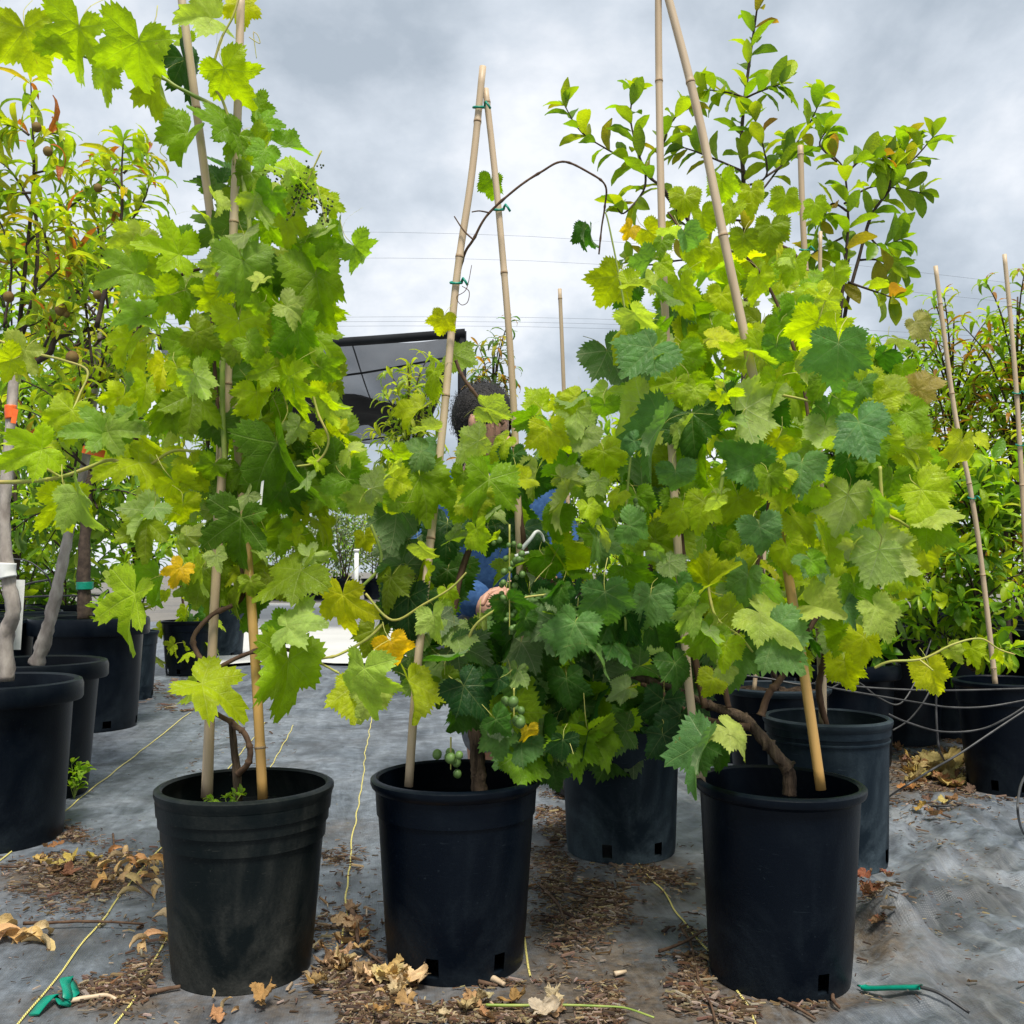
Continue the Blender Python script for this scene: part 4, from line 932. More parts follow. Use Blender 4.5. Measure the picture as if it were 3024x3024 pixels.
# ------------------------------------------------------------------ trees
def tree(loc, label, cat='tree', group=None, name='fruit_tree'):
    return empty(name, loc, label, cat, group)
def limb(root, kind, pts, r0, r1, mat='bark_dark', seg=7, rough=.15):
    return mesh_obj(kind, tube_mesh(kind, pts, r0, r1, seg=seg, n=6, rough=rough), M[mat], root)
def dir_basis(t, n, rng):
    t = t.normalized(); n = n - t * n.dot(t)
    if n.length < 1e-4: n = t.orthogonal()
    n.normalize(); x = t.cross(n)
    return Matrix((x, t, n)).transposed().to_4x4()
def leaf_twig(pl, pts, meshes, n, size, colf, rng, t0=.25, out=.9, droop=.35, upn=.8, tip=3):
    pts = smooth_path(pts, 6); L = [0]
    for a, b_ in zip(pts, pts[1:]): L.append(L[-1] + (b_ - a).length)
    for i in range(n + tip):
        t = 1.0 if i >= n else t0 + (1 - t0) * (i + rng.random()) / n
        s = t * L[-1]; k = max(j for j in range(len(L)) if L[j] <= s + 1e-9); k = min(k, len(pts) - 2)
        p = pts[k].lerp(pts[k + 1], (s - L[k]) / max(L[k + 1] - L[k], 1e-9)); tg = (pts[k + 1] - pts[k]).normalized()
        a = i * 2.4 + rng.uniform(-.5, .5); o = tg.orthogonal().normalized(); o = Matrix.Rotation(a, 3, tg) @ o
        d = (tg * rng.uniform(.35, .9) + o * out + Vector((0, 0, -droop * rng.random()))).normalized()
        nn = (Vector((0, 0, 1)) * upn + tg * .6 + Vector((rng.uniform(-.4, .4), rng.uniform(-.4, .4), 0)))
        sc = rng.uniform(*size) * (1 if i < n else .75)
        pl.add(rng.choice(meshes), Matrix.Translation(p) @ dir_basis(d, nn, rng) @ Matrix.Diagonal((sc, sc, sc, 1)), colf(p, rng))

# ---- broad-leaved tree behind the right-hand vine
rng = random.Random(5)
cit = tree((back6.location.x, back6.location.y, .28), 'broad oval-leaved fruit tree rising above the bushy vine into the sky', name='fruit_tree')
CB = [[(800, 1750), (800, 1300), (790, 760), (780, 600), (790, 440), (815, 240), (835, 100), (850, 10), (872, -25)],
      [(1180, 1750), (1180, 1350), (1210, 1000), (1215, 870), (1200, 700), (1160, 640)], [(1190, 1600), (1200, 1300), (1260, 1050), (1310, 880), (1380, 780), (1430, 700), (1500, 630), (1560, 560)],
      [(790, 1400), (700, 1100), (480, 790), (390, 700), (330, 500), (340, 380)], [(520, 860), (390, 700), (270, 630), (130, 540), (60, 430)], [(390, 700), (380, 780), (300, 870), (268, 830)],
      [(790, 760), (880, 720), (870, 600), (830, 470)], [(800, 800), (860, 780), (1000, 590), (1060, 500), (1110, 390)], [(480, 800), (440, 720), (470, 560), (510, 480), (570, 440)],
      [(795, 400), (740, 380), (640, 365)], [(795, 400), (850, 375), (935, 345)], [(1290, 940), (1340, 1000), (1430, 975)], [(1260, 1060), (1340, 1060), (1420, 1100)], [(1215, 1150), (1330, 1190), (1400, 1215)],
      [(1200, 830), (1320, 760), (1510, 785)], [(1170, 660), (1100, 590), (1130, 530)], [(1210, 860), (1150, 830), (1105, 900)], [(1430, 700), (1440, 640), (1450, 580)], [(1380, 780), (1400, 660), (1360, 640)], [(1200, 720), (1260, 660), (1350, 640)],
      [(790, 700), (700, 660), (600, 620), (540, 600)], [(880, 720), (960, 660), (980, 600)], [(800, 900), (700, 900), (600, 940), (530, 900)], [(1210, 960), (1130, 1000), (1060, 1040)], [(1220, 1050), (1180, 1180), (1110, 1160)], [(700, 1100), (560, 1060), (400, 1080), (330, 1060)]]
CD = 2.62
pl = Plant(cit, M['leaf_attr'])
def citcol(p, r):
    q = r.random()
    if q < .10: return jitter((.30, .26, .02), r)
    if q < .12: return jitter((.42, .22, .03), r)
    return jitter(random.Random(int(q * 1e6)).choice([(.24, .36, .008), (.16, .27, .010), (.32, .41, .010)]), r)
for i, br in enumerate(CB):
    dz = rng.uniform(-.12, .12)
    pts = [PC('G', x, y, CD + dz * min(1, (k + (i > 0)) / 3)) for k, (x, y) in enumerate(br)]
    main = i < 4
    if i == 0: pts = [Vector((back6.location.x, back6.location.y, .28))] + pts
    limb(cit, 'branch' if i else 'trunk', pts, .0085 if i == 0 else (.006 if main else .0035), .0016, 'bark_dark')
    Ln = sum((a - b_).length for a, b_ in zip(pts, pts[1:]))
    leaf_twig(pl, pts, OVAL, int(max(9, (Ln if not main else Ln * .6) * 38)), (.066, .092), citcol, rng, t0=.58 if main else .3, out=.9, droop=.1, tip=5)
pl.finish()

# ---- peach trees on the left
LA = [[(90, 1800), (130, 1400), (170, 1000), (175, 800), (165, 560), (160, 430)], [(100, 1780), (180, 1500), (190, 1150), (110, 970), (40, 870), (-20, 830)], [(500, 1700), (580, 1350), (630, 1120), (630, 900), (640, 730)],
      [(580, 1330), (680, 1150), (750, 1030), (775, 940)], [(150, 1250), (300, 1120), (480, 990), (560, 930)], [(480, 1900), (420, 1400), (380, 1200), (330, 1060)], [(560, 1600), (510, 1200), (470, 1050)], [(20, 1700), (60, 1400), (20, 1200), (-30, 1100)],
      [(120, 1450), (40, 1350), (-20, 1290)], [(200, 1500), (300, 1400), (380, 1330)], [(420, 1500), (330, 1560), (180, 1590)], [(170, 760), (240, 700), (290, 690)], [(170, 900), (260, 880), (330, 870)], [(630, 980), (560, 900), (520, 850)], [(160, 1000), (60, 1000), (0, 990)],
      [(150, 700), (90, 660), (40, 650)], [(230, 1800), (300, 1650), (380, 1620)], [(90, 1700), (180, 1680), (240, 1640)], [(640, 900), (700, 840), (760, 800)], [(560, 1450), (480, 1380), (440, 1330)], [(250, 1300), (230, 1180), (260, 1090)]]
pe = tree((left1.location.x + .06, left1.location.y, .3), 'peach tree with red-tipped leaves and small fuzzy peaches in the left pot')
pl = Plant(pe, M['leaf_attr'])
def peachcol(p, r):
    h = (p.z - .9) / .9
    if r.random() < .08 + .5 * max(0, h): return jitter(r.choice([(.34, .10, .03), (.40, .32, .02), (.40, .40, .02), (.36, .40, .02), (.38, .42, .02), (.30, .40, .02)]), r)
    return jitter(r.choice([(.32, .46, .02), (.24, .38, .02), (.40, .48, .02), (.17, .29, .02)]), r)
for i, br in enumerate(LA):
    dz = rng.uniform(-.15, .15)
    pts = [PC('A', x, y, 2.45 + dz) for (x, y) in br]
    limb(pe, 'branch', pts, .0065 if i < 3 else .0036, .0014, 'bark_dark')
    leaf_twig(pl, pts, LANCE, 26 if i < 3 else 17, (.075, .115), peachcol, rng, t0=.25, out=.95, droop=.35, tip=6)
limb(pe, 'trunk', [Q(12, 1285, 2.37), Q(12, 1200, 2.37), Q(25, 1150, 2.36), Q(14, 1080, 2.36), Q(8, 980, 2.37), Q(14, 880, 2.38), Q(22, 770, 2.4), Q(32, 655, 2.44), PC('A', 90, 1800, 2.45)], .019, .010, 'bark_grey', 12, .3)
limb(pe, 'branch', [Q(28, 700, 2.42), Q(90, 670, 2.44), PC('A', 300, 1750, 2.45), PC('A', 500, 1700, 2.45)], .009, .006, 'bark_dark')
FR = berry_mesh(.019, M['fruit'], 'peach')
for (x, y, s) in [(248, 785, .9), (508, 975, .8), (316, 1605, 1.15), (375, 1855, 1.2), (190, 660, .9), (705, 1100, .5), (45, 1540, 1.0), (345, 1630, .6), (505, 1530, .8)]:
    o = mesh_obj('peach', FR, None, pe); o.matrix_basis = Matrix.Translation(PC('A', x, y, 2.36)) @ Matrix.Scale(s * .68, 4)
pl.finish()
# white wrap, orange tape on the trunks (held by the tree: things of their own)
def wrap(name, pts, r, mat, label, cat):
    o = tag(tube(name, pts, M[mat], None, r, r, seg=12, n=4), label, cat); return o
wrap('grafting_tape', [Q(13, 1062, 2.355), Q(12, 1078, 2.355), Q(14, 1090, 2.355)], .0215, 'white', 'white grafting tape wrapped around pale grey tree trunk', 'tape')
def card(name, c, w_, h_, rz, ry, mat, label, cat, thick=.001):
    bm = bmesh.new(); bmesh.ops.create_cube(bm, size=1)
    for v_ in bm.verts: v_.co = Vector((v_.co.x * w_, v_.co.y * thick, v_.co.z * h_))
    bmesh.ops.bevel(bm, geom=bm.edges[:], offset=thick * .3, segments=1)
    for v_ in bm.verts: v_.co.y += .10 * v_.co.z ** 2 / h_ * 2
    me = bpy.data.meshes.new(name); bm.to_mesh(me); bm.free()
    o = mesh_obj(name, me, M[mat]); o.location = c; o.rotation_euler = (0, ry, rz); return tag(o, label, cat)
card('trunk_sleeve', Q(34, 1160, 2.41), .022, .17, .5, .03, 'white', 'loose white sleeve hanging beside the grey peach trunk', 'sleeve')
wrap('orange_tape', [Q(20, 765, 2.39), Q(20, 778, 2.39), Q(21, 790, 2.39)], .014, 'orange', 'orange flagging tape tied round the grey peach trunk', 'tape')
card('orange_tape', Q(27, 785, 2.37), .012, .035, .2, .15, 'orange', 'loose end of orange flagging tape hanging on the grey trunk', 'tape')
card('orange_tag', Q(176, 852, 1.60), .012, .036, .1, R(103), 'orange', 'orange plastic strap on a dark trunk behind the grape shoot', 'tag')
card('plant_tag', Q(205, 845, 2.3), .020, .035, .2, R(35), 'white', 'white printed plant tag hanging among the left vine leaves', 'tag')
card('plant_tag', Q(484, 840, 1.57), .015, .020, .1, .1, 'white', 'white paper tag on the tallest vine beside its stake', 'tag')
card('plant_tag', Q(493, 930, 1.57), .004, .05, .1, .08, 'white', 'narrow white label strip hanging in the tallest vine', 'tag')
card('plant_tag', Q(1413, 836, 1.56), .016, .048, .2, .05, 'white', 'white tag hanging by the golden slanting stake', 'tag')
card('plant_tag', Q(1452, 740, 1.60), .03, .028, .2, .7, 'white', 'folded white tag behind the slanting golden stake', 'tag')
for pts in ([(985, 1035, 1.57), (1000, 1018, 1.565), (1012, 1003, 1.57), (1022, 1008, 1.585), (1027, 1022, 1.59)], [(972, 1050, 1.57), (985, 1045, 1.57), (998, 1042, 1.57)]):
    tag(tube('white_string', [Q(*p) for p in pts], M['white'], None, .0035, .002, seg=6, n=5), 'white string tied round the middle vine above the grape bunch', 'string', 'white strings on the middle vine')

# slanting grey trunk
t2 = tree((left2.location.x, left2.location.y, .3), 'young tree with slanting grey bare trunk in the wide-rimmed pot')
limb(t2, 'trunk', [Q(68, 1255, 2.84), Q(78, 1225, 2.84), Q(92, 1180, 2.84), Q(108, 1110, 2.84), Q(122, 1045, 2.85), Q(140, 960, 2.87), Q(165, 850, 2.9), Q(180, 720, 2.95), Q(190, 600, 3.0)], .021, .008, 'bark_grey', 12, .35)
pl = Plant(t2, M['leaf_attr'])
for i in range(26):
    y = rng.uniform(560, 900); x = 165 + rng.uniform(-25, 25); a = Q(x, y, 2.9); b_ = Q(x + rng.uniform(-190, 190), y - rng.uniform(-30, 170), 2.9 + rng.uniform(-.2, .5))
    limb(t2, 'branch', [a, a.lerp(b_, .5) + Vector((0, 0, .03)), b_], .004, .0013)
    leaf_twig(pl, [a, a.lerp(b_, .5) + Vector((0, 0, .03)), b_], LANCE, 16, (.07, .11), peachcol, rng, t0=.2, tip=5)
pl.finish()
# staked dark trunk in the tall pot
t3 = tree((left3.location.x, left3.location.y, .4), 'dark-trunked tree tied with green tape in the tall thick-collared pot')
limb(t3, 'trunk', [Q(160, 1170, 4.05), Q(158, 1080, 4.05), Q(162, 980, 4.06), Q(170, 850, 4.08), Q(165, 650, 4.1)], .030, .012, 'bark_dark', 10, .3)
mesh_obj('tie', tube_mesh('tie', [Q(160, 1098, 4.05), Q(160, 1105, 4.05), Q(160, 1112, 4.05)], .034, seg=12), M['tie'], t3)
pl = Plant(t3, M['leaf_attr'])
for i in range(44):
    y = rng.uniform(480, 1010); x = 165 + rng.uniform(-30, 30); a = Q(x, y, 4.08); b_ = Q(x + rng.uniform(-200, 190), y + rng.uniform(-110, 110), 4.08 + rng.uniform(-.3, .8))
    limb(t3, 'branch', [a, a.lerp(b_, .5) + Vector((0, 0, .05)), b_], .005, .0016)
    leaf_twig(pl, [a, a.lerp(b_, .5) + Vector((0, 0, .05)), b_], LANCE + OVAL[:2], 20, (.08, .13), lambda p, r: jitter(r.choice([(.20, .33, .02), (.32, .44, .02), (.08, .18, .02), (.13, .25, .02)]), r), rng, t0=.15, tip=5)
pl.finish()

# ---- bushes of narrow leaves on the right
def bush(px, base, d, top, spread, label, n, tones, meshes=LANCE, size=(.07, .12), group=None, cat='tree', name='fruit_tree', cap=290, per=18, low=.25, lean=0, bark='bark_dark', droop=.35, base_z=.3):
    root = tree((Q(px, 1690, d).x, d, base_z), label, cat, group, name); b0 = Vector((Q(px, 1690, d).x, d, base_z)); tp = Q(px + lean, top, d)
    pl = Plant(root, M['leaf_attr'], cap); h = tp.z - b0.z; sp = spread / 1860 * d
    limb(root, 'trunk', [b0, b0.lerp(tp, .3) + Vector((rng.uniform(-.03, .03), 0, 0)), b0.lerp(tp, .7), tp], .011 * (d / 3) ** .5, .003, bark)
    for i in range(n):
        t = low + (1 - low) * (i + rng.random()) / n * .97
        a = b0.lerp(tp, max(0, t - .18)); w_ = sp * (1 - .55 * max(0, t - .45) / .55) * rng.uniform(.5, 1.05)
        q = rng.uniform(0, 6.28); b_ = Vector((b0.x + (tp.x - b0.x) * t + math.cos(q) * w_, d + math.sin(q) * w_ * .8, b0.z + h * t + rng.uniform(0, .12) * h))
        mid = a.lerp(b_, .5) + Vector((0, 0, .05 * h)); limb(root, 'branch', [a, mid, b_], .0045 * (d / 3) ** .5, .0013, bark, 5)
        leaf_twig(pl, [a, mid, b_], meshes, per, size, lambda p, r: jitter(r.choice(tones), r), rng, t0=.15, tip=5, droop=droop)
    pl.finish(); return root
YG = [(.36, .50, .015), (.26, .41, .015), (.44, .52, .015), (.18, .32, .015)]
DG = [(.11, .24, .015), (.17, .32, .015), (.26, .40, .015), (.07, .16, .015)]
bush(1920, 0, 3.6, 560, 150, 'slender peach tree with red shoot tips beside the pale tied stake', 40, YG + [(.34, .16, .03)])
bush(1800, 0, 3.9, 600, 170, 'peach tree with reddish new growth and small green fruit behind slanting stake', 46, YG + [(.30, .14, .03), (.24, .26, .02)])
bush(1690, 0, 3.75, 640, 140, 'dense green peach tree behind the bushy vine', 46, YG + DG)
bush(1850, 0, 3.3, 880, 190, 'low leafy shrub with broad dark green leaves behind drip hoses', 44, YG + DG, OVAL + LANCE + LANCE, (.06, .11), cat='shrub', name='shrub', low=.05)
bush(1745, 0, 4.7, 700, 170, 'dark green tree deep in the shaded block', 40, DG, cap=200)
bush(1980, 0, 4.4, 640, 190, 'leafy green tree with long narrow leaves at the edge of the block', 46, YG + DG, cap=200)
bush(1600, 0, 3.4, 760, 130, 'green shrub hidden deep behind the bushy vine', 40, DG + YG[:2], OVAL, (.06, .1), cat='shrub', name='shrub', low=.02, cap=200)
bush(1400, 0, 3.5, 700, 170, 'leafy shrub filling the shade behind the golden stakes', 40, DG + YG, OVAL, (.06, .1), cat='shrub', name='shrub', low=.02, cap=200)
bush(1230, 0, 4.6, 760, 140, 'yellow-green leafy shrub between the two vines', 34, YG, LANCE + OVAL, (.07, .11), cat='shrub', name='shrub', low=.05, cap=200)
bush(1100, 0, 5.2, 760, 90, 'small narrow-leaved tree far behind the lone thin stake', 24, YG, cap=150)
for (x, y) in [(2380 / K, 1500 / K), (1780, 700), (1845, 716), (1796, 845), (1812, 850), (1770, 660)]:
    pass
# ---- trees behind the middle vine
bush(770, 0, 4.8, 690, 95, 'pale yellow-green peach tree in front of the black shade canopy', 26, [(.34, .40, .04), (.28, .36, .03), (.22, .32, .03)], size=(.09, .13), cap=280, droop=.8, low=.35)
bush(930, 0, 5.2, 640, 75, 'peach tree with orange new leaves behind the crouching person', 20, [(.08, .16, .03), (.40, .20, .05), (.38, .34, .04), (.10, .2, .03)], size=(.08, .12), cap=250, droop=.8, low=.5)
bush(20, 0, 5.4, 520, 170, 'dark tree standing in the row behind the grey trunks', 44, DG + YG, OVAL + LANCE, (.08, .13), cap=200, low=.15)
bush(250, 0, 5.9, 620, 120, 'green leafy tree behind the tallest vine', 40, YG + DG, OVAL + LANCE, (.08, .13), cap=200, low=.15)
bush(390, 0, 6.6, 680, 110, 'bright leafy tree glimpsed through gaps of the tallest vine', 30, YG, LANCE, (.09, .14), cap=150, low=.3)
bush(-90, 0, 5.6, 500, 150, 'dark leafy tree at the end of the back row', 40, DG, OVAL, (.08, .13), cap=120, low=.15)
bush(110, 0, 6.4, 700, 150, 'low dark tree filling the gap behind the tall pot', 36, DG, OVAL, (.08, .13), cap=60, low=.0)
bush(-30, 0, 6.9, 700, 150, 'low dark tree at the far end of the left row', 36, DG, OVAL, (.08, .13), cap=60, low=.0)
fabric, zat = ground()
# ------------------------------------------------------------------ far setting
b = NB('white_ground_sheet'); n_ = b.noise(1.2, 6, .6, vec=b.coord('Object')); 
wm = b.done(b.principled(b.mix(n_, (.36, .36, .345), (.56, .56, .54)), .7, .2, b.bump(n_, .3, .03)))
g0 = [GQ(300, 1258), GQ(905, 1258), GQ(880, 1140), GQ(460, 1140)]
N = 24; V = []; Fc = []
for j in range(N + 1):
    for i in range(N + 1):
        p = g0[0].lerp(g0[1], i / N).lerp(g0[3].lerp(g0[2], i / N), j / N); ed = (1 if j in (0, N) else 0) * .5 * mnoise.noise(p * 1.7) ; V.append((p.x + (1 if i in (0, N) else 0) * .4 * mnoise.noise(p * 1.3 + Vector((5, 0, 0))), p.y + ed, .02 + .012 * mnoise.noise(p * .9)))
for j in range(N):
    for i in range(N): a = j * (N + 1) + i; Fc.append((a, a + 1, a + N + 2, a + N + 1))
tag(mesh_obj('path', mesh_from('path', V, Fc), wm), 'white ground sheet crossing the aisle beyond the vines', 'path', kind='structure')
# shade canopy
b = NB('black_shade_cloth'); oc = b.coord('Object')
al = b.math('MULTIPLY_ADD', b.noise(.9, 3, .5, vec=b.coord('Object', (1, .35, 1)), dist=.8), .7, .2, clamp=True)
tr = b.n('ShaderNodeBsdfTransparent'); ms = b.n('ShaderNodeMixShader'); b.l(b.math('MULTIPLY_ADD', al, .45, .52, clamp=True), ms.inputs[0])
b.l(tr.outputs[0], ms.inputs[1]); b.l(b.principled((.030, .034, .042), .8, .1), ms.inputs[2]); shade = b.done(ms.outputs[0])
sd_ = simple('black_double_cloth', (.004, .005, .007), (.011, .013, .016), 6, .8, .2, .3)
can = empty('shade_canopy', Q(868, 632, 9.6) * Vector((1, 1, 0)) if False else (Q(868, 632, 9.6).x, 9.6, 0), 'black shade cloth canopy stretched on a dark frame behind the vines', 'canopy')
A0, A1 = Q(868, 634, 9.6), Q(300, 652, 9.6)
hz = A0.z
B0, B1 = Vector((A0.x - 1.15, 17.5, hz)), Vector((A1.x - 1.2, 17.5, hz))
def sheet(name, a0, a1, b0, b1, sag, mat, nx=30, ny=24, seed=0):
    V = []; Fc = []
    for j in range(ny + 1):
        for i in range(nx + 1):
            s, t = i / nx, j / ny; p = a0.lerp(a1, s).lerp(b0.lerp(b1, s), t)
            z = p.z - sag * math.sin(math.pi * min(1, max(0, t))) * (0.7 + .9 * mnoise.noise(Vector((s * 7, t * 4, seed)))) - .05 * abs(math.sin(s * 9))
            V.append((p.x, p.y, z))
    for j in range(ny):
        for i in range(nx): a = j * (nx + 1) + i; Fc.append((a, a + 1, a + nx + 2, a + nx + 1))
    return mesh_obj(name, mesh_from(name, V, Fc), mat, can)
mid0, mid1 = A0.lerp(B0, .60), A1.lerp(B1, .30); m20, m21 = A0.lerp(B0, .62), A1.lerp(B1, .92)
sheet('cloth', A0, A1, mid0, mid1, .10, shade)
sheet('cloth_overlap', A0.lerp(B0, .50) + Vector((0, 0, -.04)), A1.lerp(B1, .08) + Vector((0, 0, -.04)), m20 + Vector((0, 0, -.02)), m21 + Vector((0, 0, -.02)), .22, sd_, seed=3)
sheet('cloth', A0.lerp(B0, .58), A1.lerp(B1, .72), B0, B1, .16, shade, seed=5)
tube('beam', [A0 + Vector((.05, 0, .03)), A0.lerp(A1, .5) + Vector((0, 0, -.03)), A1], sd_, can, .045, .045, seg=8)
tube('beam', [A0, B0], sd_, can, .05, .05, seg=8, n=0)
tube('post', [Vector((A0.x + .02, 9.62, -.02)), A0 + Vector((.02, .02, .05))], sd_, can, .045, .045, seg=8, n=0)
for k in (2, 4):
    a_, b_ = A0.lerp(A1, k / 5.5), B0.lerp(B1, k / 5.5); tube('rafter', [a_, a_.lerp(b_, .5) + Vector((.3, 0, -.1)), b_ + Vector((.8, 0, 0))], sd_, can, .009, .009, seg=6)
for k in (.10, .8):
    a_, b_ = A0.lerp(B0, k), A1.lerp(B1, k); tube('wire', [a_ + Vector((0, 0, -.03)), a_.lerp(b_, .5) + Vector((0, 0, -.22)), b_ + Vector((0, 0, -.05))], sd_, can, .012, .012, seg=5)
tube('post', [Vector((B1.x + 3.2, 17.4, -.02)), Vector((B1.x + 3.2, 17.4, hz))], sd_, can, .05, .05, seg=8, n=0)
# power lines
for i, (ya, yb) in enumerate([(444, 452), (502, 486), (612, 590), (620, 600), (628, 609)]):
    a_, c_ = Q(-200, ya, 70), Q(2150, yb + (110 if i < 2 else 60), 70); m_ = Q(1000, (ya + yb) / 2 - 2, 70)
    tag(tube('power_line', [a_, m_, c_], M['cable'], None, .010, .010, seg=4, n=10), 'thin overhead cable crossing the cloudy sky', 'cable', 'overhead cables')
# far shrubs in pots and hedge
def shrub_far(x, d, h, wd, label, tones, n=900, leaf=.05, group=None, seed=0):
    r = random.Random(seed); root = empty('potted_shrub', (x, d, 0), label, 'shrub', group)
    D = min(.6, wd * .5); mesh_obj('pot', lathe('pot', [(D * .38, .0), (D * .5, .42), (D * .54, .43), (D * .54, .47), (D * .46, .47), (D * .4, .40), (0.01, .40)], 20), M['pot'], root)
    for ch in root.children: ch.matrix_parent_inverse = Matrix.Identity(4)
    for k in range(4): tube('stem', [Vector((x + r.uniform(-.05, .05), d, .38)), Vector((x + r.uniform(-.2, .2), d + r.uniform(-.2, .2), h * .6)), Vector((x + r.uniform(-.4, .4) * wd, d + r.uniform(-.3, .3) * wd, h * .95))], M['bark_dark'], root, .018, .005, seg=5, n=3)
    pl = Plant(root, M['leaf_attr'], 0)
    cl = [(Vector((x + r.gauss(0, wd * .25), d + r.gauss(0, wd * .22), .55 + (h - .6) * r.random() ** .8)), r.uniform(.12, .26) * wd) for _ in range(26)]
    for k in range(n):
        c, s = r.choice(cl); v_ = Vector((r.gauss(0, 1), r.gauss(0, 1), r.gauss(0, 1))).normalized() * s * r.random() ** .4
        p = c + v_; sc = leaf * r.uniform(.7, 1.4)
        pl.add(r.choice(OVAL), Matrix.Translation(p) @ dir_basis(v_ + Vector((0, 0, .02)), Vector((r.gauss(0, .5), r.gauss(0, .5), 1)), r) @ Matrix.Diagonal((sc, sc, sc, 1)), jitter(r.choice(tones), r))
    pl.finish()
SG = [(.10, .15, .07), (.16, .20, .10), (.06, .10, .05), (.20, .24, .13)]
for i, (px, d, h) in enumerate([(560, 21, 1.9), (600, 22, 2.1), (648, 21.5, 2.0), (700, 22.5, 1.9), (735, 21, 1.7), (520, 22, 2.0), (470, 21.5, 2.1)]):
    shrub_far(Q(px, 1690, d).x, d, h, 1.1, 'grey-green potted shrub in the far row beyond the white sheet', SG, 800, .075, 'far row of potted shrubs', 50 + i)
for i in range(15):
    x = -26 + i * 3.5 + rng.uniform(-.6, .6); d = 30 + rng.uniform(-2, 3)
    if -6 < x < 1.5 and i % 2: continue
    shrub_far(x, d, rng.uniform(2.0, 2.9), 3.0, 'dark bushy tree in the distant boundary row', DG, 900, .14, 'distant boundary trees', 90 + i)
p0 = Q(672, 1125, 20)
tag(tube('white_pipe', [Vector((p0.x, 20, 0)), Vector((p0.x, 20, Q(672, 1036, 20).z - .05))], M['white'], None, .045, .045, seg=10, n=0), 'upright white pipe standing by the far potted shrubs', 'pipe')
tag(tube('white_pipe', [Vector((p0.x, 20, Q(672, 1036, 20).z - .05)), Vector((p0.x, 20, Q(672, 1036, 20).z))], M['white'], bpy.data.objects['white_pipe'], .058, .058, seg=10, n=0)).name = 'pipe_cap'

# ------------------------------------------------------------------ drip hoses
def hose(c, pts, label, r=.0027):
    tag(tube('drip_hose', [PC(c, x, y, d) if d else GC(c, x, y, r + zat(GC(c, x, y).x, GC(c, x, y).y)) for (x, y, d) in pts], M['hose'], None, r, r, seg=7, n=10), label, 'hose')
hose('I', [(850, 160, 2.66), (900, 150, 2.66), (1100, 185, 2.66), (1500, 202, 2.66), (2000, 190, 2.66)], 'topmost grey drip hose strung level between the pots')
hose('I', [(890, 175, 2.64), (940, 190, 2.64), (1400, 268, 2.64), (1560, 290, 2.64), (1750, 285, 2.64), (2000, 240, 2.64)], 'sagging grey drip hose just below the level one')
hose('I', [(1230, 325, 2.62), (1320, 365, 2.62), (1500, 415, 2.62), (1700, 405, 2.62), (1850, 340, 2.6), (2000, 240, 2.6)], 'drip hose dipping in a long loop before the black pot')
hose('I', [(1225, 758, 0), (1300, 708, 2.45), (1450, 615, 2.5), (1600, 528, 2.55), (1800, 395, 2.58), (2000, 265, 2.6)], 'straight black drip hose rising from the litter past the pot')
hose('I', [(1225, 766, 0), (1330, 790, 0), (1450, 802, 0), (1600, 792, 0), (1720, 755, 0), (1850, 690, 0), (2000, 610, 0)], 'black drip hose lying in a curve around the leaf litter')
hose('I', [(1478, 180, 2.64), (1476, 300, 2.64), (1484, 450, 2.64), (1500, 530, 2.7), (1540, 600, 0), (1580, 680, 0), (1560, 760, 0), (1500, 795, 0)], 'thin drip hose hanging down and coiling onto the litter', .003)
hose('I', [(2000, 560, 2.2), (1932, 655, 2.15), (1905, 740, 2.1), (1902, 850, 2.08), (1932, 945, 0), (1990, 960, 0)], 'grey drip hose looping down at the fabric edge')
hose('I', [(930, 190, 3.0), (1050, 150, 3.0), (1180, 240, 3.0), (1290, 270, 3.0), (1380, 130, 3.05), (1450, -60, 3.1)], 'dark drip hose looping in the shade behind the blue-grey pot')
hose('I', [(1250, 410, 3.0), (1340, 350, 3.0), (1430, 230, 3.0), (1500, 60, 3.05)], 'dark drip hose slanting upward in the shade')
hose('I', [(240, 120, 2.7), (400, 118, 2.7), (600, 140, 2.7), (760, 170, 2.68), (850, 165, 2.66)], 'black drip hose over the pale-rimmed pot')
hose('B', [(40, 1140, 3.4), (130, 1150, 3.4), (190, 1180, 3.4), (250, 1240, 3.4), (280, 1330, 3.42)], 'black drip hose arching into the wide-rimmed pot')
hose('B', [(60, 1310, 3.6), (150, 1270, 3.6), (260, 1250, 3.6)], 'thin drip hose running behind the slanting grey trunk', .004)
hose('B', [(60, 1345, 4.6), (250, 1335, 4.6), (530, 1330, 4.6), (560, 1300, 4.6)], 'thin drip hose across the dark back row', .005)

# ------------------------------------------------------------------ small green things
def ribbon_obj(name, pts, wd, mat, label, cat, up=Vector((0, 0, 1)), thick=.0008):
    pts = smooth_path(pts, 6); V = []; Fc = []
    for i, p in enumerate(pts):
        t = (pts[min(i + 1, len(pts) - 1)] - pts[max(i - 1, 0)]).normalized(); s = t.cross(up).normalized() * wd * .5; n_ = s.cross(t).normalized() * thick
        V += [p - s + n_, p + s + n_, p + s - n_, p - s - n_]
    for i in range(len(pts) - 1):
        for k in range(4): a = i * 4; Fc.append((a + k, a + (k + 1) % 4, a + 4 + (k + 1) % 4, a + 4 + k))
    Fc.append((0, 1, 2, 3)); e_ = len(V); Fc.append((e_ - 1, e_ - 2, e_ - 3, e_ - 4))
    return tag(mesh_obj(name, mesh_from(name, V, Fc), mat), label, cat)
gt = GC('C', 320, 1800)
def gp(x, y, z): q = GC('C', x, y); return Vector((q.x, q.y, zat(q.x, q.y) + z))
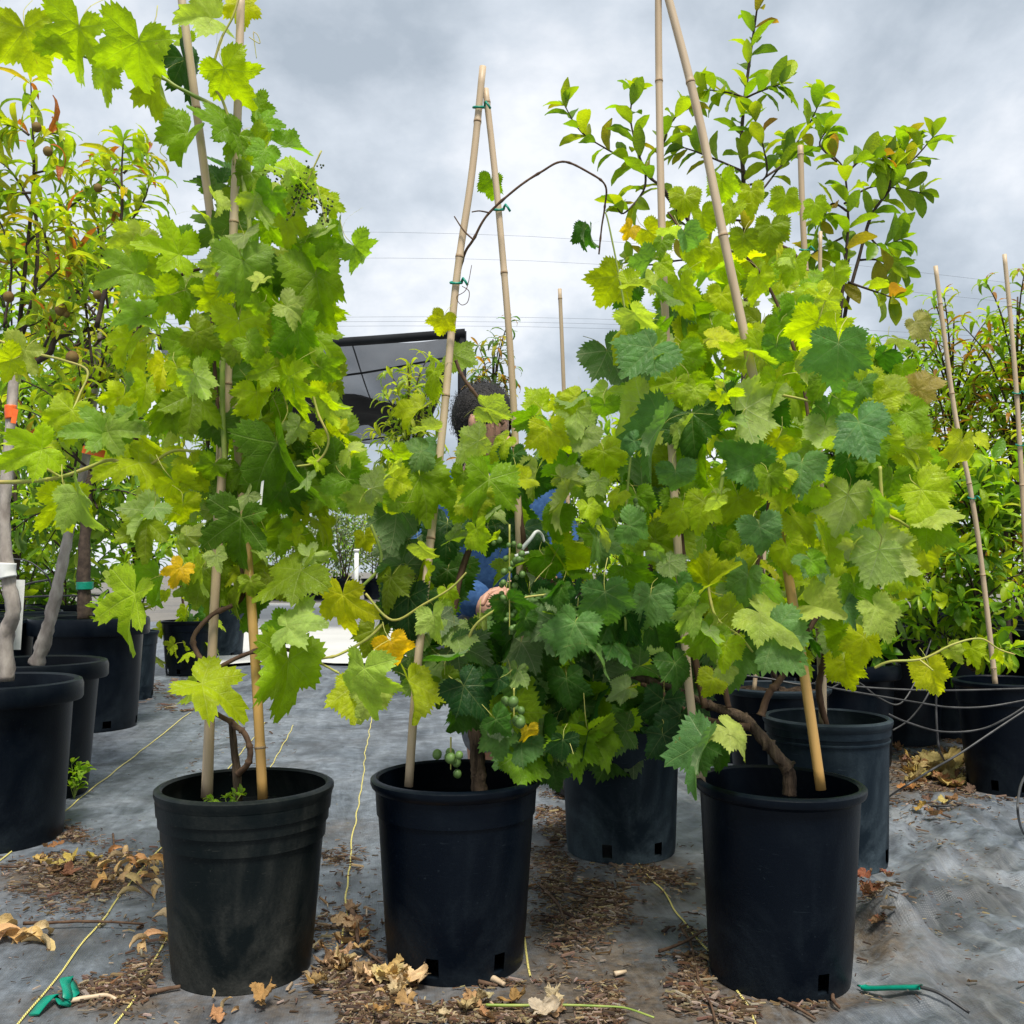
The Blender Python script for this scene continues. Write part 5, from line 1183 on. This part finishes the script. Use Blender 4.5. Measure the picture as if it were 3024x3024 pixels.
ribbon_obj('tie_scrap', [gp(175, 1893, .003), gp(225, 1855, .010), gp(270, 1822, .012), gp(300, 1815, .006), gp(335, 1845, .004), gp(350, 1830, .016), gp(335, 1790, .024), gp(365, 1765, .022), gp(385, 1790, .010), gp(360, 1812, .004)], .016, M['tie'], 'crumpled scrap of green tie tape lying on the fabric', 'tape scrap', Vector((0, .5, .6)))
def gi(x, y, z): q = GC('I', x, y); return Vector((q.x, q.y, zat(q.x, q.y) + z))
st = ribbon_obj('marker_stake', [gi(1098, 1772, .008), gi(1130, 1785, .009), gi(1250, 1830, .010), gi(1400, 1885, .010)], .012, M['tie'], 'flat green plastic marker with dark tail lying by the smooth black pot', 'marker', thick=.0025)
tube('stem', [gi(1070, 1755, .006), gi(1098, 1772, .008)], M['tie'], st, .0015, .0025, seg=6, n=0)
tube('tail', [gi(1400, 1885, .010), gi(1500, 1915, .008), gi(1650, 1960, .006)], M['hose'], st, .003, .0022, seg=6)
# weeds
def weed(c, n, h, label, spread=.03, sz=(.02, .035)):
    root = empty('weed', c, label, 'weed'); r = random.Random(int(c.x * 1000))
    pl = Plant(root, M['leaf_attr'], 300)
    for k in range(n):
        e_ = c + Vector((r.uniform(-1, 1) * spread, r.uniform(-1, 1) * spread, h * r.uniform(.5, 1))); pts = [c, c.lerp(e_, .5) + Vector((0, 0, .01)), e_]
        tube('stem', pts, M['shoot'], root, .0012, .0008, seg=5, n=3); leaf_twig(pl, pts, OVAL, 6, sz, lambda p, q: jitter((.26, .42, .03), q), r, t0=.3, tip=3)
    pl.finish()
q = GQ(140, 1508); weed(Vector((q.x, q.y, 0)), 7, .10, 'small green weed sprouting at the foot of the left pots')
q = Q(424, 1500, 1.56); weed(Vector((q.x, 1.58, .225)), 6, .06, 'tiny green weed growing inside the dusty banded pot', .03, (.014, .02))
q = Q(208, 1190, 4.0); weed(Vector((q.x, 3.98, .35)), 7, .17, 'spiky green weed in the tall thick-collared pot', .08, (.05, .08))
# yellowed leaf bits in pot 1
# ------------------------------------------------------------------ litter
r = random.Random(77)
DRYC = [(.42, .30, .15), (.36, .24, .11), (.48, .37, .21), (.28, .18, .09), (.36, .20, .08)]
BRN = [(.20, .10, .05), (.28, .14, .06), (.15, .085, .05), (.34, .24, .08), (.44, .34, .10)]
def dry(px, py, s, label, group, cols=DRYC, meshes=None, z=0.0):
    p = GQ(px, py); p.z = zat(p.x, p.y) + z + .003
    me = r.choice(meshes or DRYM); o = mesh_obj('dry_leaf', me)
    o.matrix_basis = Matrix.Translation(p) @ Matrix.Rotation(r.uniform(0, 6.28), 4, 'Z') @ Matrix.Rotation(r.uniform(-.5, .5), 4, 'X') @ Matrix.Rotation(r.uniform(-.5, .5), 4, 'Y') @ Matrix.Scale(s, 4)
    o.color = jitter(r.choice(cols), r); tag(o, label, 'dry leaf', group)
def pile(n, box, s, label, group, cols=DRYC, meshes=None, zr=.015):
    for _ in range(n): dry(r.gauss((box[0] + box[2]) / 2, (box[2] - box[0]) / 3.6), r.gauss((box[1] + box[3]) / 2, (box[3] - box[1]) / 3.6), r.uniform(*s), label, group, cols, meshes, r.uniform(0, zr))
pile(20, (570, 1760, 710, 1900), (.018, .034), 'crumpled tan dry leaf in the heap beside the dusty banded pot', 'dry leaves heaped by the banded pot', meshes=DRYM + DRYL)
pile(7, (640, 1730, 700, 1790), (.018, .03), 'small curled pale dry leaf on the yellow thread', 'dry leaves on the yellow thread')
pile(14, (695, 1840, 775, 1885), (.022, .036), 'crumpled buff dry leaf before the slotted pot', 'dry leaves before the slotted pot', [(.60, .45, .23), (.52, .38, .18)])
pile(10, (390, 1850, 560, 1925), (.016, .032), 'withered olive-tan dry leaf before the dusty banded pot', 'dry leaves before the banded pot', DRYC + [(.24, .22, .10)], DRYL + DRYM)
pile(14, (780, 1895, 1130, 1930), (.016, .03), 'buff dry leaf in the bark litter under the green stalk', 'dry leaves under the green stalk')
pile(46, (190, 1600, 295, 1680), (.035, .055), 'orange-brown dry peach leaf in the tangled sprig', 'dry leaves of the fallen sprig', [(.55, .26, .08), (.50, .34, .14), (.60, .44, .22)], DRYL)
pile(16, (-10, 1755, 80, 1790), (.05, .07), 'long pale dry leaf in the bundle on the fallen twig', 'dry leaves at the end of the fallen twig', [(.62, .45, .22), (.55, .36, .14)], DRYL)
pile(8, (275, 1758, 335, 1785), (.04, .06), 'curled tan dry leaf between the fallen twig and the pot', 'dry leaves between twig and pot', [(.62, .42, .22), (.50, .32, .14)], DRYL)
pile(44, (1690, 1415, 1860, 1500), (.025, .05), 'brown dry leaf in the litter under the drip hoses', 'dry leaves under the hoses', BRN)
pile(6, (1730, 1440, 1830, 1475), (.06, .075), 'large yellowed fallen leaf in the litter under the drip hoses', 'yellowed leaves under the hoses', [(.32, .26, .09)])
pile(6, (1690, 1500, 1800, 1560), (.02, .03), 'small reddish dry leaf on the bare fabric by the hose', 'dry leaves on the fabric', BRN)
pile(5, (1630, 1720, 1680, 1790), (.015, .03), 'small red-brown dry leaf in the fold of the fabric', 'dry leaves in the fold', [(.22, .08, .05)])
pile(8, (60, 1600, 180, 1690), (.02, .035), 'brown dry leaf scrap on the left dirt patch', 'dry leaf scraps on the dirt patch', BRN)
def twig(c, pts, rr, mat, label, z=.006):
    P_ = []
    for (x, y) in pts: q = GC(c, x, y); P_.append(Vector((q.x, q.y, zat(q.x, q.y) + z)))
    return tag(tube('twig', P_, M[mat], None, rr, rr * .6, seg=7, n=6, rough=.3), label, 'twig')
twig('C', [(120, 1450), (260, 1446), (400, 1442), (560, 1440), (740, 1448)], .0032, 'cane', 'long straight reddish twig lying across the fabric', .012)
twig('C', [(755, 1790), (850, 1772), (935, 1758)], .0042, 'cane', 'short grey-brown twig beside the dusty banded pot')
twig('C', [(350, 1830), (450, 1810), (550, 1795), (600, 1815)], .004, 'bamboo', 'pale broken stick beside the green scrap')
twig('C', [(585, 965), (590, 1010), (600, 1100), (720, 1230), (790, 1290)], .0025, 'cane', 'reddish stem of the dried sprig')
twig('F', [(75, 1340), (95, 1420), (110, 1520)], .005, 'cane', 'stout broken twig standing in the dry leaf heap', .015)
twig('F', [(0, 1540), (60, 1500), (110, 1470)], .003, 'cane', 'thin dark twig in the dry leaf heap', .012)
twig('F', [(130, 1520), (210, 1590), (310, 1670)], .0028, 'cane', 'thin twig slanting out of the dry leaf heap', .008)
twig('F', [(840, 1878), (1000, 1880), (1250, 1876), (1500, 1880), (1640, 1890), (1800, 1945)], .0022, 'shoot', 'long fresh green stalk lying on the bark litter', .012)
twig('F', [(1140, 1150), (1250, 1270), (1300, 1370), (1400, 1420)], .003, 'cane', 'reddish bent twig on the bark litter between pots')
twig('F', [(1210, 1165), (1400, 1215), (1560, 1225), (1710, 1240)], .0026, 'cane', 'long thin twig pointing away from the slotted pot')
twig('F', [(870, 1690), (900, 1705), (945, 1730)], .0052, 'bamboo', 'short thick wood piece before the slotted pot')
twig('F', [(800, 1715), (850, 1725), (905, 1738)], .004, 'cane', 'flat wood splinter before the slotted pot')
twig('F', [(1575, 1660), (1640, 1645)], .004, 'bamboo', 'small pale stick on the dusty fabric')
twig('I', [(40, 1585), (160, 1540), (280, 1475)], .003, 'cane', 'dark twig leaning on the smooth black pot', .012)
twig('I', [(160, 1450), (200, 1520), (230, 1640), (250, 1740), (310, 1850), (330, 1932)], .0026, 'cane', 'reddish vine cutting trailing over the dirt')
twig('I', [(580, 1780), (660, 1820), (760, 1880), (850, 1940)], .0028, 'cane', 'orange-brown twig at the foot of the smooth black pot')
twig('I', [(938, 1798), (945, 1850), (975, 1905)], .0035, 'cane', 'curved bark strip beside the smooth black pot')
twig('C', [(0, 1130), (60, 1135), (120, 1130)], .003, 'cane', 'dark twig at the end of the left dirt patch')

# bark chips: far too many to count
chip_b = NB('bark_chip'); ca = chip_b.n('ShaderNodeAttribute'); ca.attribute_name = 'tint'
M['chip'] = chip_b.done(chip_b.principled(ca.outputs['Color'], .85, .15, chip_b.bump(chip_b.noise(220, 3, .6, vec=chip_b.coord('Object')), .5, .002)))
CH = [(.06, .038, .024), (.10, .065, .042), (.145, .10, .064), (.20, .15, .10), (.04, .026, .018), (.12, .066, .04), (.28, .22, .15), (.08, .05, .03)]
V = []; Fc = []; col = []
def chips(n, box, ln=(.004, .016), gauss=True, patch=True, keep=.0):
    c = 0; t = 0
    while c < n and t < n * 8:
        t += 1
        if gauss: x = r.gauss((box[0] + box[2]) / 2, (box[2] - box[0]) / 3.4); y = r.gauss((box[1] + box[3]) / 2, (box[3] - box[1]) / 3.4)
        else: x = r.uniform(box[0], box[2]); y = r.uniform(box[1], box[3])
        if y < 1150: continue
        if not gauss and patch and min((x - box[0]) / 130, (box[2] - x) / 130, (y - box[1]) / 45) < r.random() ** 2: continue
        p = GQ(x, y)
        if patch and mnoise.noise(Vector((p.x * 9, p.y * 9, 3))) + .35 < r.random() * .9: continue
        if any((p.x - a) ** 2 + (p.y - b_) ** 2 < (c_ + .006) ** 2 for a, b_, c_ in POTXY): continue
        z = zat(p.x, p.y); l = r.uniform(*ln) * (1 if r.random() < .93 else 1.8); w_ = l * r.uniform(.10, .32); h_ = min(w_ * .5, .003)
        a = r.gauss(0, .9); ux, uy = math.cos(a), math.sin(a); tl = r.uniform(-.25, .25); k = len(V); z0 = z + .0005 + abs(tl) * l * .4 + r.random() * .004
        for (i, j, m) in ((-1, -1, 0), (1, -.6, 0), (1, .6, 0), (-1, 1, 0), (-.9, -.8, 1), (.9, -.4, 1), (.9, .4, 1), (-.9, .8, 1)):
            V.append((p.x + ux * l * .5 * i - uy * w_ * .5 * j, p.y + uy * l * .5 * i + ux * w_ * .5 * j, z0 + m * h_ + i * tl * l * .4))
        Fc.extend([(k + 4, k + 5, k + 6, k + 7), (k, k + 1, k + 5, k + 4), (k + 1, k + 2, k + 6, k + 5), (k + 2, k + 3, k + 7, k + 6), (k + 3, k, k + 4, k + 7), (k + 3, k + 2, k + 1, k)])
        cc = jitter(r.choice(CH), r, .25); col.extend([cc] * 8); c += 1
chips(3200, (20, 1610, 260, 1710), (.003, .013)); chips(2200, (1010, 1520, 1110, 1800), (.003, .014)); chips(1100, (1080, 1640, 1190, 1780)); chips(4200, (620, 1850, 1180, 1935), (.003, .014), gauss=False)
chips(500, (1190, 1600, 1300, 1700)); chips(900, (1270, 1750, 1350, 1900)); chips(3000, (1660, 1390, 1910, 1530), (.004, .018)); chips(900, (560, 1720, 730, 1900)); chips(260, (600, 1600, 690, 1650)); chips(500, (130, 1850, 260, 1900))
chips(420, (240, 1760, 320, 1920)); chips(300, (1350, 1880, 1560, 1932), gauss=False); chips(900, (0, 1450, 1932, 1932), (.003, .009), gauss=False, patch=False); chips(220, (1640, 1560, 1932, 1760), (.003, .010), gauss=False); chips(300, (340, 1340, 560, 1500), gauss=False); chips(600, (1010, 1500, 1080, 1600)); chips(240, (1630, 1700, 1700, 1820)); chips(350, (60, 1560, 150, 1600)); chips(160, (240, 1280, 420, 1345), (.02, .05), gauss=False)
me = bpy.data.meshes.new('bark_chips'); me.from_pydata(V, [], Fc); at = me.color_attributes.new('tint', 'FLOAT_COLOR', 'POINT'); at.data.foreach_set('color', np.array(col, dtype=np.float32).ravel())
tag(mesh_obj('bark_litter', me, M['chip']), 'brown bark chips and splinters scattered over the fabric', 'bark litter', kind='stuff')

# ------------------------------------------------------------------ person crouching behind the middle vine
PD = 2.95
def bodymesh(name, joints, edges, mat, parent=None, sub=2, root=0):
    me = bpy.data.meshes.new(name); me.from_pydata([tuple(j[0]) for j in joints], edges, []); o = mesh_obj(name, me, mat, parent)
    sk = o.modifiers.new('skin', 'SKIN'); sk.use_smooth_shade = True
    for i, j in enumerate(joints):
        sv_ = me.skin_vertices[0].data[i]; rad = j[1]; sv_.radius = (rad, rad) if isinstance(rad, float) else rad; sv_.use_root = (i == root)
    ss = o.modifiers.new('sub', 'SUBSURF'); ss.levels = sub; ss.render_levels = sub
    return o
px = Q(888, 900, PD).x
def W(x, y, z): return Vector((px + x, PD + y, z))
skin = simple('skin', (.38, .20, .135), (.46, .26, .18), 30, .5, .4, .05)
denim = simple('blue_denim', (.022, .060, .155), (.045, .105, .24), 60, .85, .15, .4, .003)
jeans = simple('grey_trousers', (.12, .13, .15), (.17, .18, .20), 60, .85, .15, .3)
hairm = simple('short_black_hair', (.006, .005, .005), (.018, .015, .013), 200, .6, .3, .8, .004)
shoe = simple('dark_shoe', (.02, .02, .02), (.05, .05, .05), 40, .7, .2, .1)
# skin body: head, neck, torso, arms with hands, legs (crouching, turned to the right, looking down)
J = [(W(.06, .14, .40), .10), (W(0, .10, .55), .10), (W(.01, .06, .72), .115), (W(.02, .03, .84), .10), (W(.03, 0, .93), .05), (W(.04, -.02, .985), .062), (W(.045, -.03, 1.05), (.078, .088)), (W(.042, -.02, 1.115), (.076, .086)), (W(.04, -.015, 1.155), (.05, .055)),
     (W(-.17, .02, .85), .058), (W(-.13, -.12, .62), .046), (W(.07, -.26, .53), .037), (W(.12, -.30, .50), .026),
     (W(.20, .0, .85), .058), (W(.29, -.10, .68), .046), (W(.20, -.27, .60), .037), (W(.15, -.34, .585), .026),
     (W(-.02, .12, .36), .085), (W(.03, -.20, .46), .070), (W(.04, -.06, .07), .045), (W(.04, -.20, .035), .038),
     (W(.18, .12, .36), .085), (W(.30, -.20, .46), .070), (W(.28, -.04, .07), .045), (W(.29, -.18, .035), .038)]
E_ = [(0, 1), (1, 2), (2, 3), (3, 4), (4, 5), (5, 6), (6, 7), (7, 8), (3, 9), (9, 10), (10, 11), (11, 12), (3, 13), (13, 14), (14, 15), (15, 16), (0, 17), (17, 18), (18, 19), (19, 20), (0, 21), (21, 22), (22, 23), (23, 24)]
def fingers(J, E, w_i, palm, fwd, side):
    pv = J[w_i][0]; k = len(J); pc = pv + palm; J.append((pc, (.036, .016))); E.append((w_i, k))
    for f in range(4):
        o = side * (.011 * (1.5 - f)); l = (.030, .036, .034, .026)[f]
        a = pc + o * 2.2 + fwd * .035; b1 = a + fwd * l + Vector((0, 0, -.008)); b2 = b1 + fwd * l * .6 + Vector((0, 0, -.022))
        J += [(a, .010), (b1, .0088), (b2, .007)]; E += [(k, len(J) - 3), (len(J) - 3, len(J) - 2), (len(J) - 2, len(J) - 1)]
    a = pc - fwd * .02 + side * .036; b1 = a + fwd * .03 + side * .012; b2 = b1 + fwd * .024 - side * .006
    J += [(a, .011), (b1, .0095), (b2, .008)]; E += [(k, len(J) - 3), (len(J) - 3, len(J) - 2), (len(J) - 2, len(J) - 1)]
fingers(J, E_, 12, Vector((.03, -.05, -.012)), Vector((.5, -.85, -.1)).normalized(), Vector((.85, .5, 0)))
fingers(J, E_, 16, Vector((-.03, -.05, -.005)), Vector((-.5, -.85, -.1)).normalized(), Vector((-.85, .5, 0)))
person = bodymesh('person', J, E_, skin, None, 2, 2)
tag(person, 'person with short black hair and blue shirt crouching behind the middle vine', 'person')
grow = lambda a, k: (a[0], a[1] * k if isinstance(a[1], float) else (a[1][0] * k, a[1][1] * k))
SJ = [(W(.06, .14, .42), .135), (W(0, .10, .56), .132), (W(.01, .06, .72), .145), (W(.02, .03, .845), .118), (W(.03, .0, .92), .066), (W(-.17, .02, .855), .078), (W(-.13, -.12, .62), .066), (W(.06, -.255, .535), .052), (W(.20, 0, .855), .078), (W(.29, -.10, .68), .062), (W(.205, -.26, .605), .048)]
bodymesh('shirt', SJ, [(0, 1), (1, 2), (2, 3), (3, 4), (3, 5), (5, 6), (6, 7), (3, 8), (8, 9), (9, 10)], denim, person, 2, 2)
bodymesh('trousers', [(W(.07, .14, .40), .14), (W(-.02, .10, .37), .11), (W(.03, -.20, .47), .088), (W(.04, -.06, .10), .062), (W(.18, .10, .37), .11), (W(.30, -.20, .47), .088), (W(.28, -.04, .10), .062)], [(0, 1), (1, 2), (2, 3), (0, 4), (4, 5), (5, 6)], jeans, person, 2, 0)
for s in (-1, 1):
    xx = .04 if s < 0 else .285
    bodymesh('shoe', [(W(xx, 0.0, .05), .05), (W(xx, -.10, .045), .048), (W(xx + .01, -.20, .035), .04)], [(0, 1), (1, 2)], shoe, person, 2, 1)
def head_part(name, c, r3, mat, keep=None, noise_amp=0):
    bm = bmesh.new(); bmesh.ops.create_uvsphere(bm, u_segments=40, v_segments=28, radius=1)
    for v_ in bm.verts:
        k = 1 + noise_amp * mnoise.noise(v_.co * 9); v_.co = Vector((v_.co.x * r3[0], v_.co.y * r3[1], v_.co.z * r3[2])) * k
    if keep: bmesh.ops.delete(bm, geom=[f for f in bm.faces if not keep(f.calc_center_median())], context='FACES')
    me = bpy.data.meshes.new(name); bm.to_mesh(me); bm.free(); me.polygons.foreach_set('use_smooth', [True] * len(me.polygons))
    o = mesh_obj(name, me, mat, person); o.location = c; return o
HC = W(.042, -.02, 1.075)
fd = Vector((.86, -.30, -.42)).normalized()           # where the face looks
head_part('hair', HC + Vector((-.006, .012, .022)), (.094, .104, .098), hairm, lambda c: not (c.normalized().dot(fd) > .86 and c.z < .0) and c.z > -.07, .02)
hm = bpy.data.objects['hair']; V = []; Fc = []; rh = random.Random(4)
for k in range(5200):
    v_ = rh.choice(hm.data.vertices); p_ = v_.co + Vector((rh.gauss(0, .006), rh.gauss(0, .006), rh.gauss(0, .006))); n_ = p_.normalized()
    t_ = (n_ * .22 + (fd - n_ * fd.dot(n_)) * .8 + Vector((rh.gauss(0, .22), rh.gauss(0, .22), rh.gauss(0, .22)))).normalized(); s_ = t_.orthogonal().normalized() * .0012; i0 = len(V)
    V += [p_ - s_, p_ + s_, p_ + t_ * rh.uniform(.005, .011)]; Fc.append((i0, i0 + 1, i0 + 2))
ho = mesh_obj('hair_strands', mesh_from('hair_strands', V, Fc), hairm, person); ho.location = hm.location; ho['kind'] = 'stuff'
sd2 = fd.cross(Vector((0, 0, 1))).normalized(); up2 = sd2.cross(fd).normalized()
for s in (-1, 1):
    head_part('eye', HC + fd * .080 + sd2 * .031 * s + up2 * -.005, (.011, .011, .007), hairm)
    head_part('ear', HC + sd2 * .082 * s - up2 * .012, (.014, .018, .030), skin)
head_part('nose', HC + fd * .094 - up2 * .028, (.014, .016, .022), skin)
head_part('mouth', HC + fd * .083 - up2 * .062, (.020, .014, .006), simple('lips', (.30, .12, .10), (.35, .15, .12), 30, .5, .3, .05))
